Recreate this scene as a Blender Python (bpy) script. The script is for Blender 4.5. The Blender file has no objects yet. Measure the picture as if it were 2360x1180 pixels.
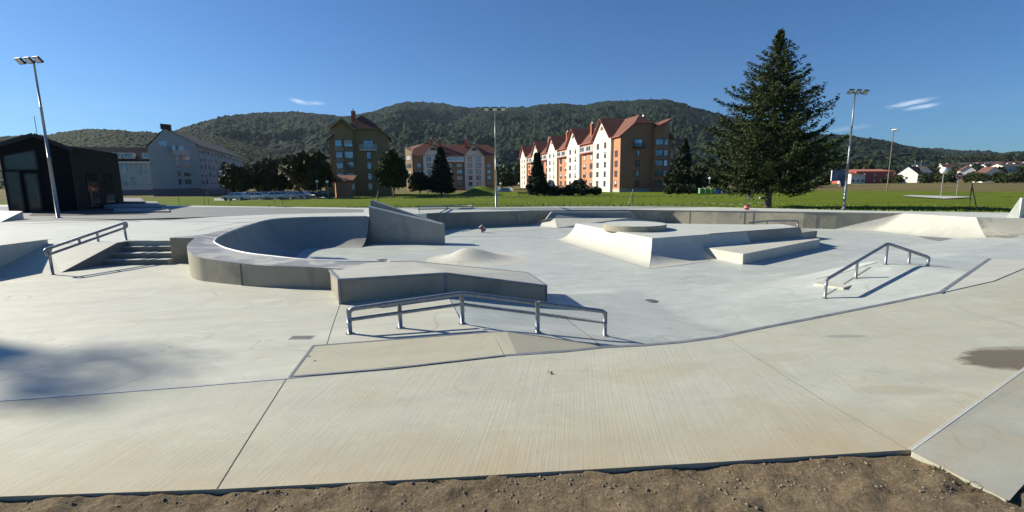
import bpy, math, random
import numpy as np
from mathutils import Vector, noise
from mathutils.geometry import tessellate_polygon
random.seed(7); RNG = np.random.default_rng(7)
sc = bpy.context.scene
COL = sc.collection
R = math.radians
# ---------------------------------------------------------------- camera
F = 1090.0; CZ = 2.3; PITCH = math.atan((590-418)/F); ROLL = 0.0101
f_ = Vector((0, math.cos(PITCH), -math.sin(PITCH)))
r0 = Vector((1, 0, 0)); u0 = Vector((0, math.sin(PITCH), math.cos(PITCH)))
r_ = r0*math.cos(ROLL) - u0*math.sin(ROLL)
u_ = r0*math.sin(ROLL) + u0*math.cos(ROLL)
cam = bpy.data.cameras.new('camera'); co = bpy.data.objects.new('camera', cam); COL.objects.link(co)
from mathutils import Matrix
m = Matrix((r_, u_, -f_)).transposed().to_4x4(); m.translation = Vector((0, 0, CZ)); co.matrix_world = m
cam.sensor_width = 36; cam.lens = 36*F/2360; cam.clip_end = 12000; cam.clip_start = 0.1
sc.camera = co
# ---------------------------------------------------------------- sky, sun, exposure
SUN_AZ = 71.0; SUN_EL = 28.0           # degrees left of the view direction, degrees above the horizon
sd = Vector((-math.sin(R(SUN_AZ))*math.cos(R(SUN_EL)), math.cos(R(SUN_AZ))*math.cos(R(SUN_EL)), math.sin(R(SUN_EL))))
w = bpy.data.worlds.new('World'); sc.world = w; w.use_nodes = True
nt = w.node_tree; N = nt.nodes; L = nt.links; N.clear()
out = N.new('ShaderNodeOutputWorld'); bg = N.new('ShaderNodeBackground'); sky = N.new('ShaderNodeTexSky')
sky.sky_type = 'NISHITA'; sky.sun_disc = False; sky.sun_elevation = R(SUN_EL); sky.sun_rotation = R(-SUN_AZ)
sky.altitude = 300; sky.air_density = 1.0; sky.dust_density = 0.5; sky.ozone_density = 4.0
bg.inputs['Strength'].default_value = 0.063
tc = N.new('ShaderNodeTexCoord')
def cloud(dirv, up, aspect, size, seedoff, prev, amount):
    # a wisp of cirrus round one direction of the sky
    dirv = Vector(dirv).normalized(); e1 = dirv.cross(Vector((0, 0, 1))).normalized(); e2 = e1.cross(dirv)
    e1r = e1*math.cos(up)+e2*math.sin(up); e2r = -e1*math.sin(up)+e2*math.cos(up)
    def dot(v, s):
        n = N.new('ShaderNodeVectorMath'); n.operation = 'DOT_PRODUCT'; L.new(tc.outputs['Generated'], n.inputs[0]); n.inputs[1].default_value = v*s
        return n.outputs['Value']
    cx = N.new('ShaderNodeCombineXYZ'); L.new(dot(e1r, 1/(size*aspect)), cx.inputs[0]); L.new(dot(e2r, 1/size), cx.inputs[1])
    ln = N.new('ShaderNodeVectorMath'); ln.operation = 'LENGTH'; L.new(cx.outputs[0], ln.inputs[0])
    no = N.new('ShaderNodeTexNoise'); no.inputs['Scale'].default_value = 2.2; no.inputs['Detail'].default_value = 7; no.inputs['Distortion'].default_value = .6
    mp = N.new('ShaderNodeMapping'); mp.inputs['Location'].default_value = (seedoff, seedoff*2, 0); L.new(cx.outputs[0], mp.inputs[0]); L.new(mp.outputs[0], no.inputs['Vector'])
    a = N.new('ShaderNodeMath'); a.operation = 'MULTIPLY_ADD'; L.new(ln.outputs['Value'], a.inputs[0]); a.inputs[1].default_value = -1.0; L.new(no.outputs['Fac'], a.inputs[2])
    b = N.new('ShaderNodeMapRange'); L.new(a.outputs[0], b.inputs['Value']); b.inputs['From Min'].default_value = -.42; b.inputs['From Max'].default_value = .45; b.inputs['To Max'].default_value = amount
    dn = N.new('ShaderNodeVectorMath'); dn.operation = 'DOT_PRODUCT'; L.new(tc.outputs['Generated'], dn.inputs[0]); dn.inputs[1].default_value = dirv
    gt = N.new('ShaderNodeMath'); gt.operation = 'GREATER_THAN'; L.new(dn.outputs['Value'], gt.inputs[0]); gt.inputs[1].default_value = .5
    mu = N.new('ShaderNodeMath'); mu.operation = 'MULTIPLY'; L.new(b.outputs[0], mu.inputs[0]); L.new(gt.outputs[0], mu.inputs[1])
    mx = N.new('ShaderNodeMix'); mx.data_type = 'RGBA'; L.new(mu.outputs[0], mx.inputs['Factor']); L.new(prev, mx.inputs['A']); mx.inputs['B'].default_value = (9.5, 10.5, 12, 1)
    return mx.outputs['Result']
def ray(px, py):
    return (f_*F + r_*(px-1180) - u_*(py-590)).normalized()
skc = sky.outputs[0]
wb = N.new('ShaderNodeMix'); wb.data_type = 'RGBA'; wb.blend_type = 'MULTIPLY'; wb.inputs['Factor'].default_value = 1; L.new(skc, wb.inputs['A']); wb.inputs['B'].default_value = (.345, .645, .95, 1); skc = wb.outputs['Result']   # white balance of the air
skc = cloud(ray(2098, 237), R(9), 7, .0052, 3.1, skc, .55)
skc = cloud(ray(2126, 246), R(6), 7, .0042, 7.7, skc, .55)
skc = cloud(ray(690, 234), R(-12), 4.0, .0055, 1.7, skc, .5)
skc = cloud(ray(728, 238), R(0), 4.0, .005, 5.7, skc, .35)
skc = cloud(ray(1950, 297), R(6), 8.0, .006, 9.7, skc, .15)
L.new(skc, bg.inputs[0]); L.new(bg.outputs[0], out.inputs[0])
sl = bpy.data.lights.new('sun', 'SUN'); sl.energy = 5.0; sl.angle = R(.5); sl.color = (1, .93, .77)
so = bpy.data.objects.new('sun', sl); COL.objects.link(so); so.rotation_euler = sd.to_track_quat('Z', 'Y').to_euler()
sc.view_settings.view_transform = 'Standard'; sc.view_settings.look = 'None'; sc.view_settings.exposure = 0.82; sc.view_settings.gamma = 1.0
# ---------------------------------------------------------------- pixel rays -> points in the place
def V(*a): return Vector(a)
def P(px, py, z=0.0):
    d = ray(px, py); t = (z-CZ)/d.z
    return Vector((d.x*t, d.y*t, z))
def PD(px, py, dist):                      # point on the ray at horizontal distance dist
    d = ray(px, py); t = dist/math.hypot(d.x, d.y)
    return Vector((d.x*t, d.y*t, CZ+d.z*t))
def zat(px, py, xy):                       # height of the ray where it passes the vertical line through xy
    d = ray(px, py); t = (xy.x*d.x+xy.y*d.y)/(d.x**2+d.y**2)
    return CZ+d.z*t
def hit(px, py, zf, t0=3, t1=300):
    d = ray(px, py); c = Vector((0, 0, CZ)); lo = t0
    t = t0
    while t < t1:
        p = c+d*t
        if p.z < zf(p.x, p.y): break
        lo = t; t *= 1.01
    hi = t
    for _ in range(30):
        mid = (lo+hi)/2; p = c+d*mid
        if p.z < zf(p.x, p.y): hi = mid
        else: lo = mid
    return c+d*hi
def ss(x, a, b):
    t = min(1, max(0, (x-a)/(b-a))); return t*t*(3-2*t)
# ---------------------------------------------------------------- mesh helpers
class MB:
    def __init__(s): s.v = []; s.f = []; s.m = []
    def face(s, pts, mi=0):
        i = len(s.v); s.v += [tuple(p) for p in pts]; s.f.append(tuple(range(i, i+len(pts)))); s.m.append(mi); return s
    def box(s, c, ax, ay, az, hx, hy, hz, mi=0):
        ax, ay, az = ax.normalized()*hx, ay.normalized()*hy, az.normalized()*hz
        p = [c+ax*i+ay*j+az*k for k in (-1, 1) for j in (-1, 1) for i in (-1, 1)]
        i0 = len(s.v); s.v += [tuple(q) for q in p]
        for q in ((0, 2, 3, 1), (4, 5, 7, 6), (0, 1, 5, 4), (2, 6, 7, 3), (0, 4, 6, 2), (1, 3, 7, 5)):
            s.f.append(tuple(i0+k for k in q)); s.m.append(mi)
        return s
    def abox(s, x0, x1, y0, y1, z0, z1, mi=0):
        return s.box(V((x0+x1)/2, (y0+y1)/2, (z0+z1)/2), V(1, 0, 0), V(0, 1, 0), V(0, 0, 1), (x1-x0)/2, (y1-y0)/2, (z1-z0)/2, mi)
    def bar(s, a, b, wx, wz, mi=0, up=V(0, 0, 1)):
        d = b-a; n = d.normalized(); side = n.cross(up)
        if side.length < 1e-4: side = V(1, 0, 0)
        side.normalize(); up2 = side.cross(n)
        return s.box((a+b)/2, n, side, up2, d.length/2, wx/2, wz/2, mi)
    def tube(s, pts, rad, n=10, mi=0, caps=True):
        rads = rad if isinstance(rad, (list, tuple)) else [rad]*len(pts)
        i0 = len(s.v); prev = None
        for k, p in enumerate(pts):
            d = (pts[min(k+1, len(pts)-1)]-pts[max(k-1, 0)]).normalized()
            if prev is None:
                a = d.cross(V(0, 0, 1));
                if a.length < .05: a = d.cross(V(1, 0, 0))
            else: a = prev - d*prev.dot(d)
            a.normalize(); prev = a; b = d.cross(a)
            for j in range(n):
                t = 2*math.pi*j/n; s.v.append(tuple(p+(a*math.cos(t)+b*math.sin(t))*rads[k]))
        for k in range(len(pts)-1):
            for j in range(n):
                s.f.append((i0+k*n+j, i0+k*n+(j+1) % n, i0+(k+1)*n+(j+1) % n, i0+(k+1)*n+j)); s.m.append(mi)
        if caps:
            s.f.append(tuple(i0+j for j in range(n))); s.m.append(mi)
            e = i0+(len(pts)-1)*n; s.f.append(tuple(e+j for j in reversed(range(n)))); s.m.append(mi)
        return s
    def lathe(s, c, prof, n=24, mi=0):
        i0 = len(s.v)
        for (rr, z) in prof:
            for j in range(n):
                t = 2*math.pi*j/n; s.v.append((c.x+rr*math.cos(t), c.y+rr*math.sin(t), c.z+z))
        for k in range(len(prof)-1):
            for j in range(n):
                s.f.append((i0+k*n+j, i0+k*n+(j+1) % n, i0+(k+1)*n+(j+1) % n, i0+(k+1)*n+j)); s.m.append(mi)
        return s
    def poly(s, pts, mi=0):                # concave polygon, slightly non-planar allowed
        t = tessellate_polygon([[Vector((p.x, p.y, 0)) for p in pts]])
        i0 = len(s.v); s.v += [tuple(p) for p in pts]
        for a, b, c in t:
            A, B, C = pts[a], pts[b], pts[c]
            if (B-A).cross(C-A).z < 0: b, c = c, b
            s.f.append((i0+a, i0+b, i0+c)); s.m.append(mi)
        return s
    def walls(s, pts, zb, mi=0, closed=True):
        n = len(pts)
        for i in range(n if closed else n-1):
            a, b = pts[i], pts[(i+1) % n]
            za = zb if not callable(zb) else zb(a); zc = zb if not callable(zb) else zb(b)
            s.face([a, b, V(b.x, b.y, zc), V(a.x, a.y, za)], mi)
        return s
    def prism(s, pts, zb, mi=0, wmi=None):
        s.poly(pts, mi); s.walls(pts, zb, mi if wmi is None else wmi); return s
    def build(s, name, mats, parent=None, smooth=False, bevel=0):
        me = bpy.data.meshes.new(name)
        off = Vector(parent.get('_loc', (0, 0, 0))) if parent is not None else Vector()
        me.from_pydata([(v[0]-off.x, v[1]-off.y, v[2]-off.z) for v in s.v], [], s.f)
        if not isinstance(mats, (list, tuple)): mats = [mats]
        for mt in mats: me.materials.append(mt)
        if len(mats) > 1: me.polygons.foreach_set('material_index', s.m)
        if smooth: me.polygons.foreach_set('use_smooth', [True]*len(s.f))
        me.update()
        o = bpy.data.objects.new(name, me); COL.objects.link(o)
        if parent is not None:
            o.parent = parent; o['_loc'] = tuple(off)
        if bevel:
            b = o.modifiers.new('bevel', 'BEVEL'); b.width = bevel; b.segments = 2; b.limit_method = 'ANGLE'; b.angle_limit = R(35)
            wd = o.modifiers.new('weld', 'WELD'); wd.merge_threshold = .0005
            o.modifiers.move(1, 0)
        return o
def tag(o, label=None, cat=None, group=None, kind=None):
    if label: o['label'] = label
    if cat: o['category'] = cat
    if group: o['group'] = group
    if kind: o['kind'] = kind
    return o
def thing(name, label, cat, loc=(0, 0, 0), group=None):
    o = bpy.data.objects.new(name, None); COL.objects.link(o); o.location = loc; o['_loc'] = tuple(loc); o.empty_display_size = .2
    return tag(o, label, cat, group)
def copy_tree(o, parent=None):
    c = o.copy(); COL.objects.link(c)
    if parent is not None: c.parent = parent
    for ch in [x for x in COL.objects if x.parent == o]: copy_tree(ch, c)
    return c
def grid(nx, ny, fn, name, mats, parent=None, smooth=True):
    me = bpy.data.meshes.new(name)
    off = Vector(parent.get('_loc', (0, 0, 0))) if parent is not None else Vector()
    vs = [fn(i/(nx-1), j/(ny-1))-off for j in range(ny) for i in range(nx)]
    fs = [(j*nx+i, j*nx+i+1, (j+1)*nx+i+1, (j+1)*nx+i) for j in range(ny-1) for i in range(nx-1)]
    me.from_pydata([tuple(v) for v in vs], [], fs)
    if not isinstance(mats, (list, tuple)): mats = [mats]
    for mt in mats: me.materials.append(mt)
    if smooth: me.polygons.foreach_set('use_smooth', [True]*len(fs))
    o = bpy.data.objects.new(name, me); COL.objects.link(o)
    if parent is not None: o.parent = parent; o['_loc'] = tuple(off)
    return o
# ---------------------------------------------------------------- materials
class NT:
    def __init__(s, name):
        s.m = bpy.data.materials.new(name); s.m.use_nodes = True; s.t = s.m.node_tree; s.n = s.t.nodes
        s.b = s.n['Principled BSDF']; s.pos = s.n.new('ShaderNodeNewGeometry').outputs['Position']
    def link(s, a, b): s.t.links.new(a, b)
    def map(s, scale=(1, 1, 1), rot=(0, 0, 0), loc=(0, 0, 0), src=None):
        r = s.n.new('ShaderNodeMapping'); r.vector_type = 'POINT'
        q = s.n.new('ShaderNodeMapping'); q.inputs['Rotation'].default_value = rot; s.link(src or s.pos, q.inputs[0])
        r.inputs['Scale'].default_value = scale; r.inputs['Location'].default_value = loc; s.link(q.outputs[0], r.inputs[0]); return r.outputs[0]
    def noise(s, scale, detail=5, rough=.55, vec=None, dist=0):
        r = s.n.new('ShaderNodeTexNoise'); r.inputs['Scale'].default_value = scale; r.inputs['Detail'].default_value = detail
        r.inputs['Roughness'].default_value = rough; r.inputs['Distortion'].default_value = dist
        s.link(vec or s.pos, r.inputs['Vector']); return r.outputs['Fac']
    def ramp(s, v, a, b, lo=0., hi=1.):
        r = s.n.new('ShaderNodeMapRange'); s.link(v, r.inputs['Value']); r.inputs['From Min'].default_value = a; r.inputs['From Max'].default_value = b
        r.inputs['To Min'].default_value = lo; r.inputs['To Max'].default_value = hi; return r.outputs[0]
    def mix(s, f, a, b, mode='MIX'):
        r = s.n.new('ShaderNodeMix'); r.data_type = 'RGBA'; r.blend_type = mode
        if isinstance(f, (int, float)): r.inputs['Factor'].default_value = f
        else: s.link(f, r.inputs['Factor'])
        for k, x in (('A', a), ('B', b)):
            if isinstance(x, tuple): r.inputs[k].default_value = (*x[:3], 1)
            else: s.link(x, r.inputs[k])
        return r.outputs['Result']
    def math(s, op, a, b=0.):
        r = s.n.new('ShaderNodeMath'); r.operation = op
        for i, x in enumerate((a, b)):
            if isinstance(x, (int, float)): r.inputs[i].default_value = x
            else: s.link(x, r.inputs[i])
        return r.outputs[0]
    def bump(s, h, strength=.3, dist=.02, prev=None):
        r = s.n.new('ShaderNodeBump'); r.inputs['Strength'].default_value = strength; r.inputs['Distance'].default_value = dist; s.link(h, r.inputs['Height'])
        if prev is not None: s.link(prev, r.inputs['Normal'])
        return r.outputs[0]
    def done(s, col, rough=.8, normal=None, metal=0, spec=.5):
        if isinstance(col, tuple): s.b.inputs['Base Color'].default_value = (*col[:3], 1)
        else: s.link(col, s.b.inputs['Base Color'])
        if isinstance(rough, (int, float)): s.b.inputs['Roughness'].default_value = rough
        else: s.link(rough, s.b.inputs['Roughness'])
        s.b.inputs['Metallic'].default_value = metal; s.b.inputs['Specular IOR Level'].default_value = spec
        if normal is not None: s.link(normal, s.b.inputs['Normal'])
        return s.m
def mul(c, k): return tuple(x*k for x in c)
def concrete(name, base, tint, stain, stain_amt=.5, rough=.6, streak=None, vertical=False, contrast=1.0, lo=.56):
    s = NT(name)
    big = s.noise(.28, 6, .6, dist=.5); mid = s.noise(1.3, 6, .6, dist=.3)
    c = s.mix(s.ramp(big, .35, .65), base, tint)
    c = s.mix(s.ramp(mid, .3, .72, 0, .5*contrast), c, mul(base, .8))
    if vertical: st = s.noise(1.0, 5, .6, s.map((3.5, 3.5, .35)))
    else: st = s.noise(1.0, 6, .65, s.map((.55, 3.2, 1), (0, 0, R(-12))), dist=.4)
    c = s.mix(s.ramp(st, .42, .72, 0, .42*contrast), c, mul(base, .72))
    sn = s.noise(.75, 8, .68, s.map((1, 1, 1), loc=(13, 5, 3)), dist=.8)
    c = s.mix(s.ramp(sn, lo, lo+.16, 0, stain_amt), c, stain)
    # wheel marks and hairline cracks: thin wandering lines, only here and there
    if not vertical:
        for k_, (sc_, th_, am_) in enumerate(((.33, .0022, .32), (.8, .0045, .22), (.16, .0016, .28))):
            q_ = s.math('ABSOLUTE', s.math('SUBTRACT', s.noise(sc_, 2.2, .5, s.map((1, 1, 1), loc=(7*k_+3, 11*k_, 2)), dist=.3), .5))
            ms = s.ramp(s.noise(.45, 3, .6, s.map((1, 1, 1), loc=(40+9*k_, 3, 0))), .5, .62, 0, am_*contrast)
            c = s.mix(s.math('MULTIPLY', s.ramp(q_, th_*1.6, th_*.5), ms), c, mul(base, .42))
        dk = s.noise(.5, 8, .72, s.map((1, 1.9, 1), loc=(71, 9, 0)), dist=.9); c = s.mix(s.ramp(dk, .54, .67, 0, .36*contrast), c, mul(base, .66))
        lt = s.noise(.9, 7, .7, s.map((1, 2.3, 1), loc=(17, 49, 0)), dist=.7); c = s.mix(s.ramp(lt, .55, .72, 0, .35*contrast), c, mul(base, 1.22))
    spk = s.noise(14, 2, .5, s.map((1, 1, 1), loc=(5, 5, 5))); c = s.mix(s.ramp(spk, .73, .77, 0, .5), c, mul(base, .45))
    fine = s.noise(38, 4, .7); c = s.mix(s.ramp(fine, .3, .7, 0, .16), c, mul(base, .62))
    nb = s.bump(s.noise(22, 5, .6), .12, .012)
    nb = s.bump(s.noise(2.2, 4, .5), .12, .05, nb)
    if streak is not None:
        lines = s.noise(1.0, 3, .7, s.map((38, .5, 1), (0, 0, streak)))
        lines2 = s.noise(1.0, 4, .7, s.map((11, .45, 1), (0, 0, streak), (5, 3, 0)))
        patch = s.ramp(s.noise(.55, 5, .6, dist=.6), .35, .62, .25, 1)
        c = s.mix(s.math('MULTIPLY', s.ramp(lines, .50, .72, 0, .24), patch), c, mul(base, .55))
        c = s.mix(s.math('MULTIPLY', s.ramp(lines2, .54, .74, 0, .22), patch), c, mul(base, 1.3))
        ins = s.noise(1.6, 9, .72, s.map((1, 1.4, 1), loc=(3, 17, 1)), dist=.5); c = s.mix(s.ramp(ins, .54, .70, 0, .5), c, mul(stain, 1.05))
        nb = s.bump(lines, .35, .008, nb)
        sp = s.n.new('ShaderNodeSeparateXYZ'); s.link(s.pos, sp.inputs[0])
        soil = s.ramp(s.math('ADD', s.math('SUBTRACT', sp.outputs['Y'], s.math('MULTIPLY', sp.outputs['X'], .10)), s.math('MULTIPLY', s.noise(.9, 6, .65), 1.6)), 5.3, 3.8)
        c = s.mix(s.math('MULTIPLY', soil, .75), c, (.37, .29, .17))
        for (wp, rx, ry, k_, cc_) in STAINS:
            mp = s.map((1/rx, 1/ry, 1), (0, 0, 0), (-wp.x/rx, -wp.y/ry, 0)); ln = s.n.new('ShaderNodeVectorMath'); ln.operation = 'LENGTH'; xy = s.n.new('ShaderNodeVectorMath'); xy.operation = 'MULTIPLY'; s.link(mp, xy.inputs[0]); xy.inputs[1].default_value = (1, 1, 0); s.link(xy.outputs[0], ln.inputs[0])
            f = s.ramp(s.math('ADD', ln.outputs['Value'], s.math('MULTIPLY', s.noise(1.6, 7, .7, s.map((1, 2.2, 1))), 1.1)), 1.62, 1.42); c = s.mix(s.math('MULTIPLY', f, k_), c, cc_)
    return s.done(c, rough, nb, spec=.35)
M = {}
STAINS = [(P(2385, 830), .95, .40, .92, (.12, .098, .066)), (P(2330, 805), .55, .10, .5, (.19, .165, .12)), (P(1948, 776), .35, .07, .6, (.22, .22, .20)), (P(2070, 900), .5, .12, .4, (.33, .29, .2))]
M['plaza'] = concrete('plaza_concrete', (.55, .545, .46), (.47, .47, .41), (.45, .41, .31), .55, .6, contrast=1.5)
M['floor'] = concrete('floor_concrete', (.505, .54, .505), (.40, .435, .415), (.56, .55, .48), .6, .5, contrast=1.9)
M['deck'] = concrete('deck_concrete', (.57, .585, .53), (.50, .52, .475), (.45, .43, .37), .4, .6, contrast=1.2)
M['slab'] = concrete('brushed_slab_concrete', (.465, .47, .39), (.435, .425, .335), (.40, .345, .235), .55, .75, streak=R(8), lo=.52)
M['pad'] = concrete('pad_concrete', (.44, .42, .33), (.46, .425, .32), (.37, .32, .22), .6, .7)
M['ramp'] = concrete('ramp_concrete', (.56, .55, .475), (.49, .49, .43), (.45, .42, .35), .45, .6, contrast=1.2)
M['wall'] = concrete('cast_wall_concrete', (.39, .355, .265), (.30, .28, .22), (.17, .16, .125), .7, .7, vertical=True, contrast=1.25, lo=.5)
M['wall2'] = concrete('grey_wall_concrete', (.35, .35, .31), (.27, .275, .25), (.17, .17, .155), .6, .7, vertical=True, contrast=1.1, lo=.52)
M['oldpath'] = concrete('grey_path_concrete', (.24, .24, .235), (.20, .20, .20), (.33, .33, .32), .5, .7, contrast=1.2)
def wetcap():
    s = NT('coping_stained_concrete'); n = s.noise(1.1, 6, .6, dist=.8)
    c = s.mix(s.ramp(n, .44, .55), (.46, .45, .41), (.24, .245, .245)); c = s.mix(s.ramp(s.noise(25, 4), .3, .7, 0, .25), c, (.2, .2, .2))
    return s.done(c, .55, s.bump(s.noise(20, 4), .1, .01))
M['cap'] = wetcap()
M['dim'] = concrete('shade_darkened_concrete', (.20, .195, .17), (.165, .165, .15), (.11, .11, .10), .6, .7, vertical=True)  # shade of the step risers and bank cheek put into the colour
def simple(name, col, rough=.6, metal=0, var=.15, scale=3., bump=0, spec=.5):
    s = NT(name); c = s.mix(s.ramp(s.noise(scale, 4), .3, .7, 0, 1), mul(col, 1+var), mul(col, 1-var))
    nb = s.bump(s.noise(scale*6, 4), bump, .02) if bump else None
    return s.done(c, rough, nb, metal, spec)
M['steel'] = simple('galvanised_steel', (.27, .285, .30), .5, .7, .25, 14, .05)
M['edge'] = simple('edge_steel', (.20, .215, .235), .6, .3, .25, 5)
M['edge_light'] = simple('bright_edge_steel', (.44, .45, .45), .5, .15, .12, 5)
M['joint'] = simple('joint_filler', (.15, .145, .125), .9)
M['joint_red'] = simple('red_joint_line', (.30, .22, .18), .9)
M['dark_metal'] = simple('dark_lamp_metal', (.03, .033, .04), .5, .3)
M['lens'] = simple('lamp_lens', (.50, .52, .50), .2, 0, .05)
M['white'] = simple('white_paint', (.78, .78, .75), .6)
M['red'] = simple('dark_red_paint', (.28, .03, .05), .5)
M['black'] = simple('black_paint', (.012, .012, .014), .6)
M['rubber'] = simple('tyre_rubber', (.02, .02, .02), .8)
def dirt():
    s = NT('bare_soil'); c = s.mix(s.ramp(s.noise(2.0, 8, .65, dist=.4), .3, .7), (.225, .172, .105), (.135, .100, .062))
    c = s.mix(s.ramp(s.noise(30, 6, .7), .45, .75), c, (.32, .26, .175)); c = s.mix(s.ramp(s.noise(90, 3, .7), .62, .75, 0, .7), c, (.36, .31, .24))
    nb = s.bump(s.noise(16, 8, .7), .9, .05); nb = s.bump(s.noise(75, 5, .7), .8, .015, nb)
    return s.done(c, .95, nb, spec=.1)
M['dirt'] = dirt()
def lawnm():
    s = NT('lawn_grass'); sep = s.n.new('ShaderNodeSeparateXYZ'); s.link(s.pos, sep.inputs[0])
    d = s.n.new('ShaderNodeVectorMath'); d.operation = 'LENGTH'; s.link(s.pos, d.inputs[0]); d = d.outputs['Value']
    g = s.mix(s.ramp(s.noise(.16, 6, .65, s.map((.5, 1.6, 1))), .35, .65), (.135, .185, .012), (.085, .130, .009))
    g = s.mix(s.ramp(s.noise(1.6, 7, .75, s.map((.6, 1.3, 1))), .42, .7, 0, .75), g, (.175, .215, .022))
    g = s.mix(s.ramp(s.noise(5.5, 5, .75), .5, .68, 0, .7), g, (.030, .055, .006))
    g = s.mix(s.ramp(s.noise(.5, 5, .7, s.map((1, 1, 1), loc=(31, 3, 0))), .58, .72, 0, .55), g, (.15, .13, .06))
    near = s.ramp(d, 47, 34); dirtn = s.math('MULTIPLY', near, s.ramp(s.noise(.8, 6, .7), .42, .62)); g = s.mix(s.math('MULTIPLY', dirtn, .6), g, (.13, .105, .06))
    br = s.mix(s.ramp(s.noise(.06, 6, .65, s.map((.4, 1.5, 1))), .35, .65), (.20, .165, .075), (.115, .10, .038))
    br = s.mix(s.ramp(s.noise(.5, 5, .7), .5, .75, 0, .6), br, (.09, .095, .025))
    edge = s.math('ADD', d, s.math('MULTIPLY', s.noise(.03, 3), 20))
    # the mown lawn ends and a dry meadow begins
    c = s.mix(s.ramp(edge, 142, 150), g, br)
    c = s.mix(s.ramp(d, 430, 470), c, (.035, .055, .02))
    nb = s.bump(s.noise(3.5, 8, .75), .9, .35)
    return s.done(c, .95, nb, spec=.1)
M['lawn'] = lawnm()
def forest(name, c1, c2, c3, aut=.25, vs=.10, bd=7):
    s = NT(name); g = s.mix(s.ramp(s.noise(.0045, 6, .65), .38, .62), c1, c2)
    g = s.mix(s.ramp(s.noise(.075, 4, .75), .40, .66, 0, .8), g, c3)
    g = s.mix(s.ramp(s.noise(.02, 5, .75, s.map((1, 1, 1), loc=(200, 80, 0))), .54, .68, 0, aut), g, (.10, .085, .025))
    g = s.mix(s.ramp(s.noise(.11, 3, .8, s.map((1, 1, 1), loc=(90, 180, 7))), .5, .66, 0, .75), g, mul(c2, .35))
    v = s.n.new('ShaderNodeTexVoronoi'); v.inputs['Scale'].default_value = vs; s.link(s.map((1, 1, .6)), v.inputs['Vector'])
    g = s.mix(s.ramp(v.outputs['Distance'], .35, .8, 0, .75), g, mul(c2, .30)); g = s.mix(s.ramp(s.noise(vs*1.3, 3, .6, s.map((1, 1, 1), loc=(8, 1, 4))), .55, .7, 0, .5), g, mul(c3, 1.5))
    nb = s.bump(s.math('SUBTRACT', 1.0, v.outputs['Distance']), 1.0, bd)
    return s.done(g, .95, nb, spec=.05)
M['forest_near'] = forest('forest_near', (.018, .036, .014), (.013, .027, .012), (.028, .045, .017), .45, .16, 4)
M['forest'] = forest('forest_slope', (.017, .033, .018), (.013, .026, .016), (.028, .044, .021), .3)
M['forest_far'] = forest('forest_far', (.022, .037, .022), (.018, .031, .020), (.034, .047, .026), .2)
def leafm(name, c1, c2, scale=.8):
    s = NT(name); c = s.mix(s.ramp(s.noise(scale, 5, .7), .35, .65), c1, c2)
    m_ = s.done(c, .7, None, spec=.2)
    return m_
M['spruce'] = leafm('spruce_needles', (.026, .043, .012), (.047, .062, .017), .9)
M['conifer'] = leafm('dark_conifer_needles', (.012, .022, .010), (.022, .032, .012), .9)
M['leaf'] = leafm('broadleaf_green', (.028, .044, .010), (.045, .062, .014), .5)
M['leaf_dark'] = leafm('broadleaf_dark', (.020, .030, .010), (.032, .040, .012), .5)
M['leaf_autumn'] = leafm('broadleaf_autumn', (.040, .040, .010), (.055, .045, .012), .35)
M['hedge'] = leafm('hedge_leaves', (.020, .036, .012), (.036, .056, .020), .8)
M['bark'] = simple('tree_bark', (.16, .12, .09), .9, 0, .35, 7, .5)
M['glass'] = simple('dark_window_glass', (.22, .26, .31), .10, .65, .4, .4)
M['blind'] = simple('white_roller_blind', (.42, .43, .42), .6, 0, .1)
M['woodwin'] = simple('brown_window_frame', (.09, .045, .03), .6)
M['roof_red'] = simple('red_clay_roof_tiles', (.145, .052, .030), .8, 0, .25, .7, .4)
M['roof_dark'] = simple('dark_brown_roof_tiles', (.040, .024, .022), .8, 0, .25, .7, .3)
M['roof_grey'] = simple('grey_slate_roof', (.07, .062, .062), .8, 0, .2, .6)
M['fascia'] = simple('pink_red_fascia', (.36, .10, .10), .7)
M['fascia_tan'] = simple('tan_fascia', (.30, .22, .11), .7)
M['orange'] = simple('orange_render', (.50, .215, .115), .85, 0, .06, .5)
M['orange_end'] = simple('orange_shaded_end_render', (.36, .165, .095), .85, 0, .06, .5)  # orange render darkened, the end wall's shade put into its colour
M['cream'] = simple('cream_render', (.74, .70, .58), .85, 0, .04, .5)
M['brick'] = simple('orange_chimney', (.36, .11, .06), .85)
M['bay'] = simple('pale_bay_render', (.58, .58, .55), .85, 0, .04, .5)
M['tan'] = simple('tan_render', (.24, .165, .095), .85, 0, .06, .5)
M['olive'] = simple('olive_brown_render', (.30, .18, .08), .85, 0, .07, .4)
M['olive_light'] = simple('pale_tan_panel', (.30, .25, .17), .85)
M['grey_wall'] = simple('grey_blue_render', (.33, .365, .37), .85, 0, .05, .3)
M['grey_wall2'] = simple('pale_grey_render', (.46, .46, .44), .85, 0, .05, .3)
M['plinth'] = simple('grey_plinth', (.14, .14, .15), .9)
M['pale_plinth'] = simple('pale_plinth', (.42, .40, .34), .9)
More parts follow.
